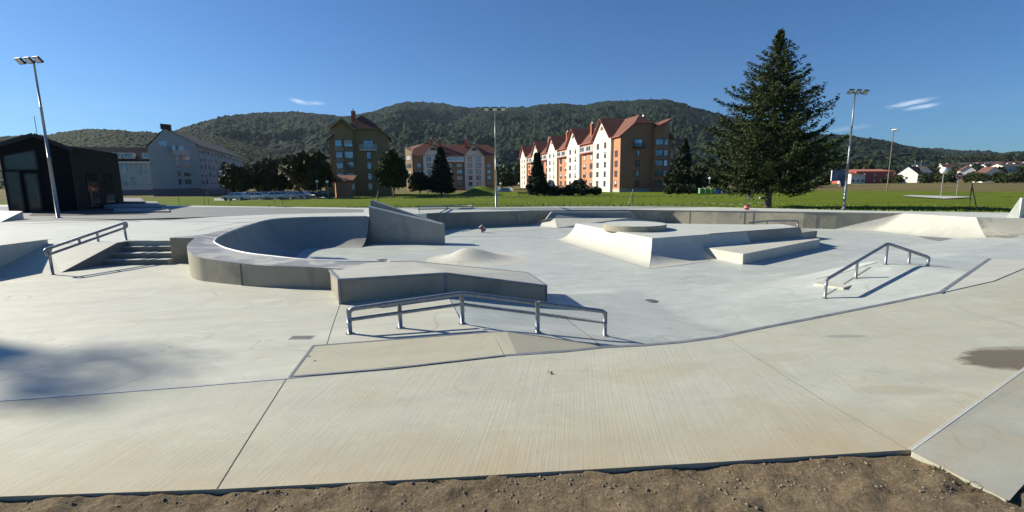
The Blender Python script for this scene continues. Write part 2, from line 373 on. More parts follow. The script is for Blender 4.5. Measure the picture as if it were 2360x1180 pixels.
# ================================================================= SKATEPARK
FAR = -0.8
FE = [P(-900, 1010), P(-500, 968), P(0, 925), P(220, 909), P(440, 892), P(655, 874), P(900, 848), P(1160, 820), P(1300, 811), P(1393, 801), P(1480, 797), P(1565, 790), P(1655, 778), P(1760, 756), P(1900, 729), P(2041, 701), P(2160, 676), P(2290, 646), P(2360, 616), P(2560, 540)]
T1 = P(1028, 673); T2 = P(1065, 745); T3 = P(1160, 822)
T2b = P(1134, 766)
TL = [T1+(T1-T2)*3, T1, T2, T2b, T3, T3+(T3-T2b)]
def pl_dist(x, y, pl):                       # signed distance, positive on the right-hand side of the path walked
    best = 1e9; sg = 1
    for a, b in zip(pl, pl[1:]):
        dx, dy = b.x-a.x, b.y-a.y; l2 = dx*dx+dy*dy
        t = ((x-a.x)*dx+(y-a.y)*dy)/l2; t = min(1, max(0, t))
        ex, ey = x-a.x-t*dx, y-a.y-t*dy; d = ex*ex+ey*ey
        if d < best-1e-9: best = d; sg = 1 if (dx*ey-dy*ex) > 0 else -1
    return math.sqrt(best)*sg
LD = (P(1028, 673)-P(785, 701)).normalized()          # direction of the near ledge
LN = V(-LD.y, LD.x, 0); LA = P(785, 701)
def interp(x, xs, ys):
    if x <= xs[0]: return ys[0]
    for i in range(len(xs)-1):
        if x <= xs[i+1]:
            t = (x-xs[i])/(xs[i+1]-xs[i]); return ys[i]*(1-t)+ys[i+1]*t
    return ys[-1]
PR = P(2170, 674)
def zfloor(x, y):
    s = pl_dist(x, y, TL)
    zn = interp(s, [0, 2.15, 3.2, 5.5], [0, -.40, -.56, FAR])
    q = (x-LA.x)*LN.x+(y-LA.y)*LN.y
    wt = ss(q, .5, 1.5); z = zn*(1-wt)+FAR*wt
    # the low bank on the right that lifts the floor back up to the slab
    a = (x-7.6)*.85+(y-11.2)*.53; b = -(x-7.6)*.53+(y-11.2)*.85
    up = interp(a, [-.3, 3.3, 6.2, 9.0], [0, 1, .75, 0])*interp(b, [-4, -1, .3, interp(a, [4, 7], [2.0, 1.0])], [1, 1, 1, 0])
    base = FAR+.22*interp(a, [-4, -.5], [0, 1])*interp(b, [-4, .5, 3], [1, 1, 0])
    if a > -4: z = max(z, base) if b < 3 else z
    return z+(max(z, -.03)-z)*up if up > 0 else z
def hf(px, py): return hit(px, py, zfloor)
FL_X0, FL_X1, FL_Y0, FL_Y1 = -13., 44., 5.6, 42.
floor = grid(286, 183, lambda u, v: V(FL_X0+(FL_X1-FL_X0)*u, FL_Y0+(FL_Y1-FL_Y0)*v, 0), 'skatepark_floor', M['floor'])
vs = np.empty(len(floor.data.vertices)*3); floor.data.vertices.foreach_get('co', vs); vs = vs.reshape(-1, 3)
for i in range(len(vs)):
    z = zfloor(vs[i, 0], vs[i, 1]); vs[i, 2] = z if z < -.004 else -.012
floor.data.vertices.foreach_set('co', vs.ravel()); floor.data.update()
tag(floor, kind='structure')
# ---- slab where the camera looks from
NEAR = [P(-900, 1185), P(-500, 1166), P(0, 1146), P(500, 1129), P(1000, 1104), P(1400, 1081), P(1640, 1067), P(2097, 1038)]
RLIP = [P(2097, 1038), P(2230, 944), P(2360, 852), P(2600, 682)]
slab_pts = FE + [P(2760, 570)] + list(reversed(RLIP)) + list(reversed(NEAR[:-1]))
s = MB(); s.prism([p+V(0, 0, .006) for p in slab_pts], -.62); slab = s.build('near_slab_pavement', M['slab']); tag(slab, kind='structure')
def strip(path, wdt, z, name, mat, side=0, parent=None, th=.004, zf=None):
    # a thin raised band along a path (joints, steel edges)
    mb = MB(); L1, L2 = [], []
    for i, p in enumerate(path):
        d = (path[min(i+1, len(path)-1)]-path[max(i-1, 0)]); d.z = 0; d.normalize(); n = V(-d.y, d.x, 0)
        a = p+n*wdt*(.5+side*.5); b = p-n*wdt*(.5-side*.5)
        za, zb = (zf(a.x, a.y)+z, zf(b.x, b.y)+z) if zf else (p.z+z, p.z+z)
        L1.append(V(a.x, a.y, za)); L2.append(V(b.x, b.y, zb))
    for i in range(len(path)-1):
        mb.face([L1[i], L2[i], L2[i+1], L1[i+1]])
        mb.face([L1[i], L1[i+1], L1[i+1]-V(0, 0, th*2), L1[i]-V(0, 0, th*2)]); mb.face([L2[i+1], L2[i], L2[i]-V(0, 0, th*2), L2[i+1]-V(0, 0, th*2)])
    return mb.build(name, mat, parent)
def dense(path, step=.3):
    o = []
    for a, b in zip(path, path[1:]):
        n = max(1, int((b-a).length/step)); o += [a+(b-a)*(k/n) for k in range(n)]
    return o+[path[-1]]
i_s = 7
ed = strip([p for p in FE[:i_s+1]], .035, .012, 'slab_edge', M['edge_light'], 0, slab)
ed2 = strip([p for p in FE[i_s:]], .075, .012, 'slab_edge', M['edge'], 0, slab)
for k, pts in enumerate([[P(500, 1128), P(578, 1003), P(660, 874)], [P(2088, 1036), P(1900, 927), P(1668, 778)]]):
    strip(pts, .006 if k == 0 else .005, .010, 'expansion_joint', M['joint'], 0, slab)
# ---- plaza
plaza_pts = [P(-900, 1010)+V(0, -.05, 0)] + [p+V(0, -.03, 0) for p in FE[1:i_s]] + [T3, T2b, T2, T1, LA+LN*.6, P(783, 671)+V(-.1, .3, 0), P(700, 664)+V(0, .3, 0), P(600, 661)+V(0, .4, 0), P(512, 652)+V(.1, .4, 0), P(452, 638)+V(.5, .5, 0), P(440, 622)+V(.7, .5, 0), V(-9.6, 15.2, 0), V(-13.8, 15.2, 0), V(-24, 15.2, 0), V(-26, 5, 0)]
s = MB(); s.poly(plaza_pts); plaza = s.build('plaza_pavement', M['plaza']); tag(plaza, kind='structure')
strip([P(783, 702), P(768, 745), P(753, 793)], .008, .004, 'expansion_joint', M['joint'], 0, plaza)
# ---- bare soil in front
def zdirt(x, y):
    e_ = interp(x, [p.x for p in NEAR], [p.y for p in NEAR])-y; lift = .048*math.exp(-max(0, e_)/.16)*(.62+.7*noise.noise(V(x*2.1, 3, 1)))
    n = noise.fractal(V(x*1.1, y*1.1, 0), 1, 2, 5)*.035+noise.fractal(V(x*5, y*7, 3), 1, 2, 5)*.020+max(0, noise.noise(V(x*2.2, y*3.5, 8))-.12)*.08
    z = -.046+n*.85+lift
    if x > 3.55: z -= .05*min(1, (x-3.55)/.4)
    return z if e_ > .005 else min(z, -.035)
dr = grid(760, 210, lambda u, v: (lambda x, y: V(x, y, zdirt(x, y)))(-10+20*u, -1.0+6.2*v), 'dirt_ground', M['dirt']); tag(dr, kind='structure')
# loose stones as one scatter of real pebbles
def pebbles():
    base = []
    for i in range(12):
        a = i*2*math.pi/6; 
    th = [(1, 0, 0), (.3, .95, 0), (-.8, .55, 0), (-.75, -.6, 0), (.35, -.9, 0), (0, 0, .75), (.1, 0, -.6)]
    fc = [(0, 1, 5), (1, 2, 5), (2, 3, 5), (3, 4, 5), (4, 0, 5), (1, 0, 6), (2, 1, 6), (3, 2, 6), (4, 3, 6), (0, 4, 6)]
    vs, fs = [], []
    for k in range(15000):
        x = RNG.uniform(-7, 7); y = RNG.uniform(1.2, 4.25)
        dens = noise.noise(V(x*1.4, y*2.2, 9))
        if dens < RNG.uniform(-.5, .35): continue
        near_y = interp(x, [p.x for p in NEAR], [p.y for p in NEAR])
        if y > near_y-.01: continue
        sz = .0035+.013*RNG.random()**3.4; rot = RNG.uniform(0, 6.28); c, s_ = math.cos(rot), math.sin(rot); i0 = len(vs); z0 = zdirt(x, y)
        sx, sy, szz = sz*RNG.uniform(.7, 1.4), sz*RNG.uniform(.6, 1.2), sz*RNG.uniform(.5, 1)
        for (a, b, cc) in th: vs.append((x+(a*c*sx-b*s_*sy), y+(a*s_*sx+b*c*sy), z0+cc*szz+sz*.2))
        fs += [tuple(i0+q for q in f) for f in fc]
    me = bpy.data.meshes.new('pebbles'); me.from_pydata(vs, [], fs); me.materials.append(simple('pebble_stone', (.20, .165, .12), .9, 0, .5, 30))
    o = bpy.data.objects.new('gravel', me); COL.objects.link(o); tag(o, 'small loose stones scattered over the bare soil', 'gravel', kind='stuff')
pebbles()
# ---- tilted slab at the lower right
A = P(2100, 1037, .03); B = P(2360, 850, .035); Cc = P(2600, 680, .04); D = P(2322, 1150, -.03)
E = D+(Cc-A)*1.1; E.z = -.05
t = thing('side_slab', 'pale tilted concrete slab with a bright raised lip at the lower right corner', 'concrete slab', (A.x+.5, A.y, 0))
s = MB(); s.prism([A, D, E, Cc], -.45); s.build('slab_body', concrete('side_slab_concrete', (.44, .435, .36), (.39, .385, .31), (.46, .39, .26), .6, .75, lo=.5), t, bevel=.012)
strip([A+V(-.01, 0, -.003), Cc+V(-.01, 0, -.003)], .03, .004, 'raised_lip', M['deck'], 0, t)
# ---- low pad with the steel frame in the middle foreground
pz = .016
pa = P(668, 869, pz); pb = P(722, 797, pz); pc = P(1135, 765, pz); pd = P(1392, 801, -.52)
t = thing('manual_pad', 'low tan concrete pad framed in grey steel in front of the kinked rail', 'skate pad', tuple(pa))
k1 = P(1160, 818, pz)
far = [pb, pc, V(pc.x+.5*(pd.x-pc.x), pc.y+.5*(pd.y-pc.y), 0)]
# the pad keeps level over the plaza and then runs down the bank with it
def pz_at(x, y): return zfloor(x, y)+pz+.03 if pl_dist(x, y, TL) > 0 else pz
pd = hf(1392, 801); far_end = pd
top = []
n = 14
back = [pb+(pc-pb)*(k/6) for k in range(7)] + [pc+(far_end-pc)*(k/n) for k in range(1, n+1)]
ptk = P(1133, 766, pz)
s = MB(); front = [pa]+[P(760, 862, pz), P(850, 853, pz), P(1000, 838, pz), P(1135, 823, pz)]
poly_l = [pa, pb, pc, P(1162, 820, pz)]
s.prism([p for p in poly_l], -.02)
# tilted part
tri = [pc, P(1162, 820, pz)]; fr = [P(1162+ (1392-1162)*k/8, 820+(802-820)*k/8, 0) for k in range(9)]
bk = []
for k in range(9):
    q = hf(1135+(1392-1135)*k/8, 766+(801.5-766)*k/8) if k else pc.copy(); q.z = (pz if k == 0 else q.z+.05-.02*k/8); bk.append(q)
for k in range(8):
    fa = V(fr[k].x, fr[k].y, (zfloor(fr[k].x, fr[k].y)+.05) if k else pz); fb = V(fr[k+1].x, fr[k+1].y, zfloor(fr[k+1].x, fr[k+1].y)+.05)
    s.face([bk[k], fa, fb, bk[k+1]]); s.face([bk[k], bk[k+1], bk[k+1]-V(0, 0, .3), bk[k]-V(0, 0, .3)])
s.build('pad_top', M['pad'], t)
for path in ([pa, pb], [pb, pc], [pc]+bk[1:], [pa+V(.03, .02, 0), P(900, 850, pz)+V(0, .02, 0), P(1162, 820, pz)+V(0, .02, 0)]):
    strip(path, .035, .004, 'steel_edge', M['edge'], 0, t)
# ---- matching pad edge at the right
pr0 = P(2166, 675, .02); pr1 = P(2281, 596, .02); pr2 = P(2362, 604, .02); pr3 = P(2600, 560, .02)
t = thing('manual_pad', 'pale wedge shaped pad with a dark steel edge at the right frame edge', 'skate pad', tuple(pr0))
s = MB(); s.prism([pr0+V(0, 0, 0), P(2290, 647, .02), P(2362, 617, .02), P(2562, 541, .02), P(2700, 520, .02), P(2500, 585, .02), pr2, pr1], -.7); s.build('pad_top', M['ramp'], t)
strip([pr0, pr1], .07, .005, 'steel_edge', M['edge'], 0, t)
# ---- rings, bowl, ledge and upper deck
def zdeck(x, y): return .6-.35*ss(x, -8, -4)-.05*ss(x, -2, 4)
def Pd(px, py): return hit(px, py, zdeck)
rim_px = [(1214, 628, -.12), (1085, 615, .12), (950, 602, .40), (860, 604, .45), (724, 600, .48), (622, 590, .52), (567, 583, .55), (521, 572, .58), (498, 561, .60), (494.6, 556, .61), (503, 547, .61), (534, 532.6, .61), (578, 518, .60), (611, 508.3, .60), (644.5, 504, .60), (710, 500.6, .60), (780, 499.3, .60), (850.5, 498.4, .60)]
rim = [P(*q) for q in rim_px]
def catmull(pts, n=6):
    o = []
    for i in range(len(pts)-1):
        p0 = pts[max(i-1, 0)]; p1 = pts[i]; p2 = pts[i+1]; p3 = pts[min(i+2, len(pts)-1)]
        for k in range(n):
            t = k/n; o.append(.5*((2*p1)+(p2-p0)*t+(2*p0-5*p1+4*p2-p3)*t*t+(3*p1-p0-3*p2+p3)*t**3))
    return o+[pts[-1]]
rimS = [rim[0], rim[1]]+catmull(rim[2:], 6)
out_px = [(792, 619.6, .47), (688.5, 615, .48), (600, 611, .50), (534, 604, .53), (479, 596.5, .56), (452.7, 590, .60), (435, 579, .66), (431, 566, .69), (440, 556, .70), (449, 548, .71)]
outer = [P(*q) for q in out_px]
outS = catmull(outer, 6)
bowl = thing('bowl', 'deep curved concrete bowl with a light grey metal coping and cast outer wall', 'skate bowl', (-6, 14, 0))
# outer cast wall, vertical below the outer edge
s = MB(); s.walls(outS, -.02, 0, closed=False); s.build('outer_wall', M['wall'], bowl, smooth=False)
BC = P(398, 607, 0); BC.z = zat(391, 548, BC)
blk = [P(391, 548, .70), P(449, 547.5, .71), V(outS[-1].x+.2, outS[-1].y+.6, .70), V(P(391, 548, .70).x+.15, P(391, 548, .70).y+1.6, .68)]
s = MB(); s.walls([BC, outS[-1]], -.02, 0, closed=False); s.walls([V(BC.x+.05, BC.y+1.9, .68), BC], -.02, 0, closed=False); s.build('end_block', M['wall'], bowl)
# ring top: stitched between outer edge and rim
A_ = list(reversed(outS)); 
idx = next(i for i, p in enumerate(rimS) if abs(p.x-rim[3].x) < .02 and abs(p.y-rim[3].y) < .02)
cr = [P(470, 541, .66), P(520, 528, .63), P(560, 519, .615), P(611, 508.3, .603)]
ringpoly = [BC] + A_ + [LA+LN*1.2+V(0, 0, .47)] + [rimS[i] for i in range(idx, len(rimS)) if rimS[i].y < rim[13].y+.01] + [P(560, 519, .615), P(520, 528, .63), P(470, 541, .66), V(BC.x+.05, BC.y+1.9, .68)]
s = MB(); s.poly(ringpoly); s.build('ring_top', M['cap'], bowl)
# transition inside: quarter curves from the rim to the bowl floor
def inward(i):
    a = rimS[max(i-1, 0)]; b = rimS[min(i+1, len(rimS)-1)]; d = b-a; d.z = 0; d.normalize(); return V(d.y, -d.x, 0)
i0 = idx-4
s = MB(); K = 14; rows = []
for i in range(i0, len(rimS)):
    p = rimS[i]; n = inward(i); h = p.z-FAR+.01; r = 2.0; a0 = math.asin(max(0, 1-h/r)); row = []
    for k in range(K+1):
        a = a0+(math.pi/2-a0)*k/K
        x = r*(math.cos(a0)-math.cos(a)); z = FAR-.01+r*(1-math.sin(a)); q = p+n*x; q.z = z; row.append(q)
    rows.append(row)
nn = len(s.v)
for row in rows: s.v += [tuple(q) for q in row]
for i in range(len(rows)-1):
    for k in range(K):
        s.f.append((nn+i*(K+1)+k, nn+i*(K+1)+k+1, nn+(i+1)*(K+1)+k+1, nn+(i+1)*(K+1)+k)); s.m.append(0)
s.build('transition', M['wall2'], bowl, smooth=True)
s = MB(); s.tube([p+V(0, 0, -.005) for p in rimS[idx-2:]], .032, 8); s.build('coping', M['edge_light'], bowl, smooth=True)
strip([P(563, 607, .5)], .01, 0, 'x', M['joint']) if False else None
q = min(outS, key=lambda p: (p-P(559, 607, .51)).length); s = MB(); s.bar(V(q.x-.01, q.y-.006, 0), V(q.x-.01, q.y-.006, q.z-.02), .02, .02); s.build('wall_joint', M['joint'], bowl)
# near ledge
lz = [.475, .40]
LT0 = P(785, 701); LT0.z = zat(785.5, 643.6, LT0); LT1 = V(T1.x, T1.y, 0); LT1.z = zat(1028, 629, LT1)
LE = hf(1259, 696); LE.z = zat(1259, 658, LE)
lb = [P(1214, 628, LE.z), P(950, 602, LT1.z), P(860, 604, .46)]
ledge = thing('grind_ledge', 'kinked concrete ledge with steel edges, higher one joined to the bowl wall', 'skate ledge', tuple(LT0))
s = MB(); lp = [LT0, LT1, LE, lb[0], lb[1], lb[2], LA+LN*1.25+V(-.05, 0, .468)]
s.face([LT0, LT1, lb[1], lb[2], lp[6]]); s.face([LT1, LE, lb[0], lb[1]]); s.walls([LT0, LT1, LE, lb[0], lb[1], lb[2]], -.95, 1, closed=False); s.walls([lp[6], LT0], -.5, 1, closed=False)
s.build('ledge_body', [M['ramp'], M['wall']], ledge)
s = MB()
def angle_bar(mb, a, b, w_=.05):
    mb.bar(a+V(0, 0, -.012), b+V(0, 0, -.012), w_, w_)
for a, b in ((LT0, LT1), (LT1, LE), (lp[6], LT0), (LE, lb[0])): angle_bar(s, a, b)
for a in (LT0, LT1, LE): s.bar(V(a.x, a.y, -.85 if a is LE else -.1), a-V(0, 0, .03), .045, .045)
s.build('steel_edge', M['edge'], ledge)
s = MB()
for a, b in ((lb[0], lb[1]), (lb[1], lb[2])): s.bar(a+V(0, 0, -.005), b+V(0, 0, -.005), .025, .025)
s.build('back_edge', M['joint'], ledge)
# ---- upper deck
far_top = [(1018, 527, 490.5), (1122, 522.3, 487.5), (1227, 518, 485.5), (1330, 516, 484), (1440, 515, 483), (1530, 514, 484.5), (1551, 514.5, 484.5), (1650, 518.5, 485.5), (1750, 522, 486.5), (1850, 526, 488), (1924, 528, 489.2)]
fw = []
for px, pb_, pt in far_top:
    b = P(px, pb_, FAR); b.z = zat(px, pt, b); fw.append(b)
bankt = [P(2080, 491.5, .22), P(2165, 496, .22), P(2250, 501, .22)]
wl = [Pd(851, 498.4), V(-6.5, 27, .45), V(-5.2, 30.0, .3)]
deck_in = [P(611, 508.3, .6)]+[p for p in rimS if p.y > rim[13].y+.01] + [V(-5.2, 30.8, .3)] + fw + bankt + [P(2360, 503.5, .22), P(2700, 520, .22)]
deck_out = [P(2700, 498, .18), P(2334, 490, .2), P(1960, 485, .2), P(1800, 480.5, .2), P(1640, 477.3, .2), P(1450, 476, .2), P(1300, 476, .2), P(1100, 478, .22), P(850, 479, .45), P(600, 476, .6), P(380, 473, .6), P(200, 470, .6), P(-200, 474, .6), P(-900, 490, .6)]
deck_left = [P(-900, 600, .6), V(-24, 14.02, .6), V(-13.9, 14.02, .6)]
BT0 = P(124, 561.7, .6); BT1 = P(270.5, 559, .6)
st_y = BT1.y+.55
SR = P(391, 554.6, .6); SR.x = BC.x
deck_front = [BT0, BT1, V(BT1.x, SR.y, .6), SR, V(BC.x+.05, SR.y+1.0, .6), P(470, 541, .61), P(520, 528, .605), P(560, 519, .6)]
eL = rim[-1]; oL = P(850, 479, .6)
s = MB(); li = [p for p in deck_in if p.y <= eL.y+.01 and p.x < eL.x+.01]; lo_ = [q for q in deck_out if q.x < oL.x-.5]
s.poly(deck_left+deck_front+[P(611, 508.3, .6)]+[p for p in rimS if p.y > rim[13].y+.01]+[oL]+lo_)
s.poly([eL, V(-5.2, 30.8, .3)]+fw+bankt+[P(2360, 503.5, .22), P(2700, 520, .22)]+[q for q in deck_out if q.x > oL.x+.5]+[oL])
deck = s.build('upper_deck_pavement', M['deck']); tag(deck, kind='structure')
# retaining wall of the far deck
t = thing('retaining_wall', 'long grey concrete wall below the far deck at the back of the skatepark', 'concrete wall', tuple(fw[5]))
s = MB(); wpts = [V(-5.6, 31.2, .32)]+fw; s.walls(wpts, FAR-.05, 0, closed=False)
s.walls(fw[-1:]+bankt[:1], FAR-.05, 0, closed=False)
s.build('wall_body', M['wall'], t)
s = MB()
for a, b in zip(wpts, wpts[1:]): s.bar(a+V(0, -.01, -.02), b+V(0, -.01, -.02), .04, .05)
s.build('wall_edge', M['edge'], t)
s = MB()
for px in (1190, 1355, 1590, 1715, 1735, 1880):
    k = interp(px, [q[0] for q in far_top], list(range(len(far_top)))); i = int(k); b = fw[i]+(fw[min(i+1, len(fw)-1)]-fw[i])*(k-i)
    s.bar(V(b.x, b.y-.012, FAR), V(b.x, b.y-.012, b.z-.05), .03, .01)
s.build('wall_joints', M['joint'], t)
# grey path zone on the deck, behind the bright strip
gz = .004
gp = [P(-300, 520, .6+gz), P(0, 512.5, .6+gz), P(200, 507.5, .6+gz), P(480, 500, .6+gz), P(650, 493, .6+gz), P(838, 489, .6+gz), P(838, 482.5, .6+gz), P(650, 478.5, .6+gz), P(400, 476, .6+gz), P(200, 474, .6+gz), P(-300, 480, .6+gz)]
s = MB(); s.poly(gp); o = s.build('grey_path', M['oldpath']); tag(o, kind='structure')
for pts in ([P(0, 517, .603), P(300, 508, .603), P(700, 501, .603)], [P(404, 545, .603), P(480, 525, .603), P(560, 512.5, .603), P(600, 508, .603)], [P(110, 552, .603), P(200, 541, .603), P(290, 533, .603)]):
    strip(pts, .02, .003, 'expansion_joint', M['joint'], 0, deck)
# ---- stairs
t = thing('stairs', 'four wide concrete steps beside the cast bowl wall at the left', 'steps', (BT1.x, 13.8, 0))
s = MB(); xl, xr = P(225, 610).x-.3, SR.x+.02; yb = P(398, 609.5).y
ys = [yb, P(397, 594.2, .15).y, P(395, 579, .30).y, P(393, 564.7, .45).y]
for k in range(4):
    y0 = ys[k]; z = .15*(k+1)
    s.abox(BT1.x-.1-.02*k, xr, y0, SR.y+.05, z-.15-.01, z)
s.build('step', M['plaza'], t, bevel=.01); s = MB()
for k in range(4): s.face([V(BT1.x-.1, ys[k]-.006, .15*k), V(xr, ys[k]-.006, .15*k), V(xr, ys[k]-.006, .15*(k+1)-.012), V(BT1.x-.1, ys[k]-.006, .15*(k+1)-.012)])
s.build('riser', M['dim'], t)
# bank beside the stairs
b0 = P(-60, 640); b0 = V(-13.9, P(35, 634.5).y, 0); b1 = P(140, 628.4)
t = thing('flat_bank', 'smooth grey concrete bank between the left ledge and the steps', 'skate bank', tuple(b1))
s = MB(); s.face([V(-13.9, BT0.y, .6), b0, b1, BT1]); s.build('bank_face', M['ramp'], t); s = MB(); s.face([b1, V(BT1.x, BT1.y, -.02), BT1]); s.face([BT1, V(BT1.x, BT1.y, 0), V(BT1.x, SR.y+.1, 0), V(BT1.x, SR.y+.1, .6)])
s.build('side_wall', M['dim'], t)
# left ledge
la = P(110, 551.3, .73); s = MB(); t = thing('grind_ledge', 'straight concrete ledge running out of the left frame edge', 'skate ledge', tuple(la))
lx = la.x; s.prism([V(lx, la.y, .73), V(lx+.12, 9.8, .73), V(lx-.62, 9.8, .73), V(lx-.78, la.y, .73)], -.05); s.build('ledge_body', M['ramp'], t, bevel=.012)
# ---- mound
mc = P(1087, 597, FAR); 
t = thing('concrete_bump', 'round smooth concrete bump rising from the bowl floor', 'skate bump', tuple(mc))
R1 = 2.1; hm = zat(1078, 571.5, mc)-FAR
def mound(u, v):
    a = 2*math.pi*u; r = v; sx = R1*(1.0+.12*math.cos(a)); x = mc.x+r*sx*math.cos(a)-(1-r)*.15; y = mc.y+r*R1*.95*math.sin(a)
    h = hm*(math.exp(-(r*2.1)**2)-math.exp(-(2.1)**2)*r)*(1 if r < .97 else 0); return V(x, y, FAR+h-.006*(r > .97))
grid(64, 26, mound, 'bump_surface', M['ramp'], t)
# ---- pyramid / funbox
ZP = .05
f0 = P(1280, 552, FAR); f1 = P(1496, 618.5, FAR); f2 = P(1645, 600, FAR); g0 = P(1327, 515, ZP); g1 = P(1503, 549, ZP); gE = P(1844.7, 524, ZP); gB = P(1500, 516, ZP); gC = P(1740, 517.5, ZP)
fun = thing('funbox', 'large raised concrete platform with curved quarter banks on two sides', 'skate ramp', tuple(g1))
def quarter(a0, a1, b0, b1, n=14, m_=24, name='curved_bank', mat=None, cut=None):
    def fn(u, v):
        top = a0+(a1-a0)*u; bot = b0+(b1-b0)*u
        # v=0 top, 1 bottom: circular profile, steep at the top
        w_ = v; h = (1-math.sin(R(22)+(math.pi/2-R(22))*w_))/(1-math.sin(R(22))); x = (math.cos(R(22))-math.cos(R(22)+(math.pi/2-R(22))*w_))/math.cos(R(22))
        return V(top.x+(bot.x-top.x)*x, top.y+(bot.y-top.y)*x, bot.z+(top.z-bot.z)*h)
    return grid(m_, n, fn, name, mat or M['ramp'], fun)
quarter(g0, g1, f0, f1)
dirF = (gE-g1); dirF.z = 0; dirF.normalize(); nF = V(dirF.y, -dirF.x, 0)
gm = g1+dirF*5.2; fm = gm+nF*(f1-g1).dot(nF)*.75+V(0, 0, FAR-ZP); fm.z = FAR
quarter(g1, gm, V(f1.x, f1.y, FAR-.004), fm)
s = MB(); gb0 = P(1430, 511, ZP)
s.poly([g1, gE, P(1800, 516.2, ZP), gC, P(1420, 514, ZP), g0]); s.build('platform_top', M['deck'], fun)
s = MB(); s.walls([gm, gE], FAR-.02, closed=False); e2 = P(1853, 543, FAR); s.face([gE, V(gE.x+.55, gE.y+.4, FAR), V(gE.x, gE.y, FAR)]); s.walls([gE, P(1800, 516.2, ZP), gC, P(1420, 514, ZP), g0], FAR, closed=False)
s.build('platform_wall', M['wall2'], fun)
s = MB(); s.bar(g1+dirF*3, gE, .04, .04); s.build('steel_edge', M['edge'], fun)
# low ledge in front of it
lA = P(1621, 569, -.42); lB = P(1713, 586, -.42); lC = P(1889.7, 551.5, -.42); lD = P(1872, 547, -.42)
t = thing('grind_box', 'low flat concrete box with a bright left face in front of the platform', 'skate box', tuple(lB))
s = MB(); s.prism([lB, lC, lD+V(-.4, .3, 0), lA+V(.3, .3, 0), lA], FAR-.03); s.build('box_body', M['ramp'], t, bevel=.01)
# little box end behind
c0 = P(1850, 535, -.35); t = thing('grind_box', 'small dark end of a concrete box behind the platform corner', 'skate box', tuple(c0))
s = MB(); q = P(1848, 536, -.4); s.prism([q, q+V(1.25, .75, 0), q+V(.9, 1.6, 0), q+V(-.5, .9, 0)], FAR-.03); s.build('box_body', M['wall2'], t, bevel=.01)
# round platform
rc = P(1480, 535.5, ZP); rr = 71.5/F*(rc.y+1.3)*1.0; rc = V(rc.x+.02, rc.y+rr, ZP)
rh = zat(1480, 522, V(rc.x, rc.y-rr, 0))-ZP
t = thing('round_platform', 'low round concrete disc standing on the raised platform', 'skate platform', tuple(rc))
s = MB(); s.lathe(rc, [(rr, -.02), (rr, rh-.01), (rr-.012, rh)], 56); s.f.append(tuple(range(2*56, 3*56))); s.m.append(0); s.build('disc', M['wall'], t)
s = MB(); s.lathe(rc, [(.01, rh+.003), (rr-.03, rh+.003), (rr-.012, rh+.001)], 56); s.build('disc_top', M['deck'], t)
# rear ledge with bank in front
t = thing('bank_ledge', 'white edged concrete ledge on top of a hipped bank by the far wall', 'skate ledge', tuple(P(1300, 525, FAR)))
a = P(1284, 525, FAR); b = P(1218, 518.5, FAR); c = P(1278, 503, -.26); d_ = P(1447, 502.5, -.26); e_ = P(1560, 517, FAR); f__ = P(1480, 521, FAR)
s = MB(); s.face([b, a, c]); s.face([b, c, P(1258, 504.5, -.30)]); s.face([a, f__, d_, c]); s.face([f__, e_, d_]); s.face([P(1258, 504.5, -.30), c, d_, P(1466, 503, -.28)])
s.build('bank_face', M['ramp'], t)
tz = .12; l0 = P(1271, 489, tz); l1 = P(1452, 488, tz); l0b = P(1257, 507.5, -.40); l1b = P(1464, 504, -.36)
s = MB(); off = V(0, .6, 0); s.face([l0, l1, l1b, l0b]); s.face([l0, l0b, l0b+off, l0+off]); s.face([l1, l1+off, l1b+off, l1b]); s.face([l0, l0+off, l1+off, l1]); s.build('ledge_body', M['wall2'], t)
s = MB(); s.bar(l0, l1, .09, .09); s.bar(l0, l0b, .09, .09); s.bar(l1, l1b, .05, .05); s.build('white_edge', M['edge_light'], t)
# big sloping wall ("wedge") dividing the bowl
w0 = P(851, 498.4, .6); w0b = V(w0.x, w0.y, FAR); w1b = P(1021, 563.5, FAR); w1 = V(w1b.x, w1b.y, zat(1016, 517, w1b)); w0t = V(w0.x, w0.y, zat(849, 477, w0))
wn = (w1b-w0b); wn = V(-wn.y, wn.x, 0).normalized()
t = thing('hubba_wall', 'tall sloping concrete wall with light metal edges cutting into the bowl', 'skate wall', tuple(w0b))
s = MB()
th = .32
s.face([w0b, w1b, w1, w0t]); s.face([w0t, w1, w1+wn*th, w0t+wn*th]); s.face([w1b, w1b+wn*th, w1+wn*th, w1]); s.face([w0b+wn*th, w1b+wn*th, w1+wn*th, w0t+wn*th]); s.face([w0b, w0t, w0t+wn*th, w0b+wn*th])
s.build('wall_body', M['wall2'], t)
u0_ = w0t+wn*th+V(0, 0, .30); u1_ = w1+wn*th+V(-.35, 0, .02)
s = MB(); s.prism([u0_, u1_, u1_+wn*.4, u0_+wn*.4], FAR); s.build('upper_ledge', M['wall2'], t)
s = MB(); s.bar(w0t+wn*.02+V(0, 0, .02), w1+wn*.02+V(0, 0, .02), .10, .07); s.build('metal_edge', simple('pale_coping', (.60, .61, .60), .5, .1), t)
s = MB(); s.bar(u0_, u1_, .06, .06); s.bar(V(u0_.x, u0_.y, .5), u0_, .09, .09); s.build('metal_edge', M['steel'], t)
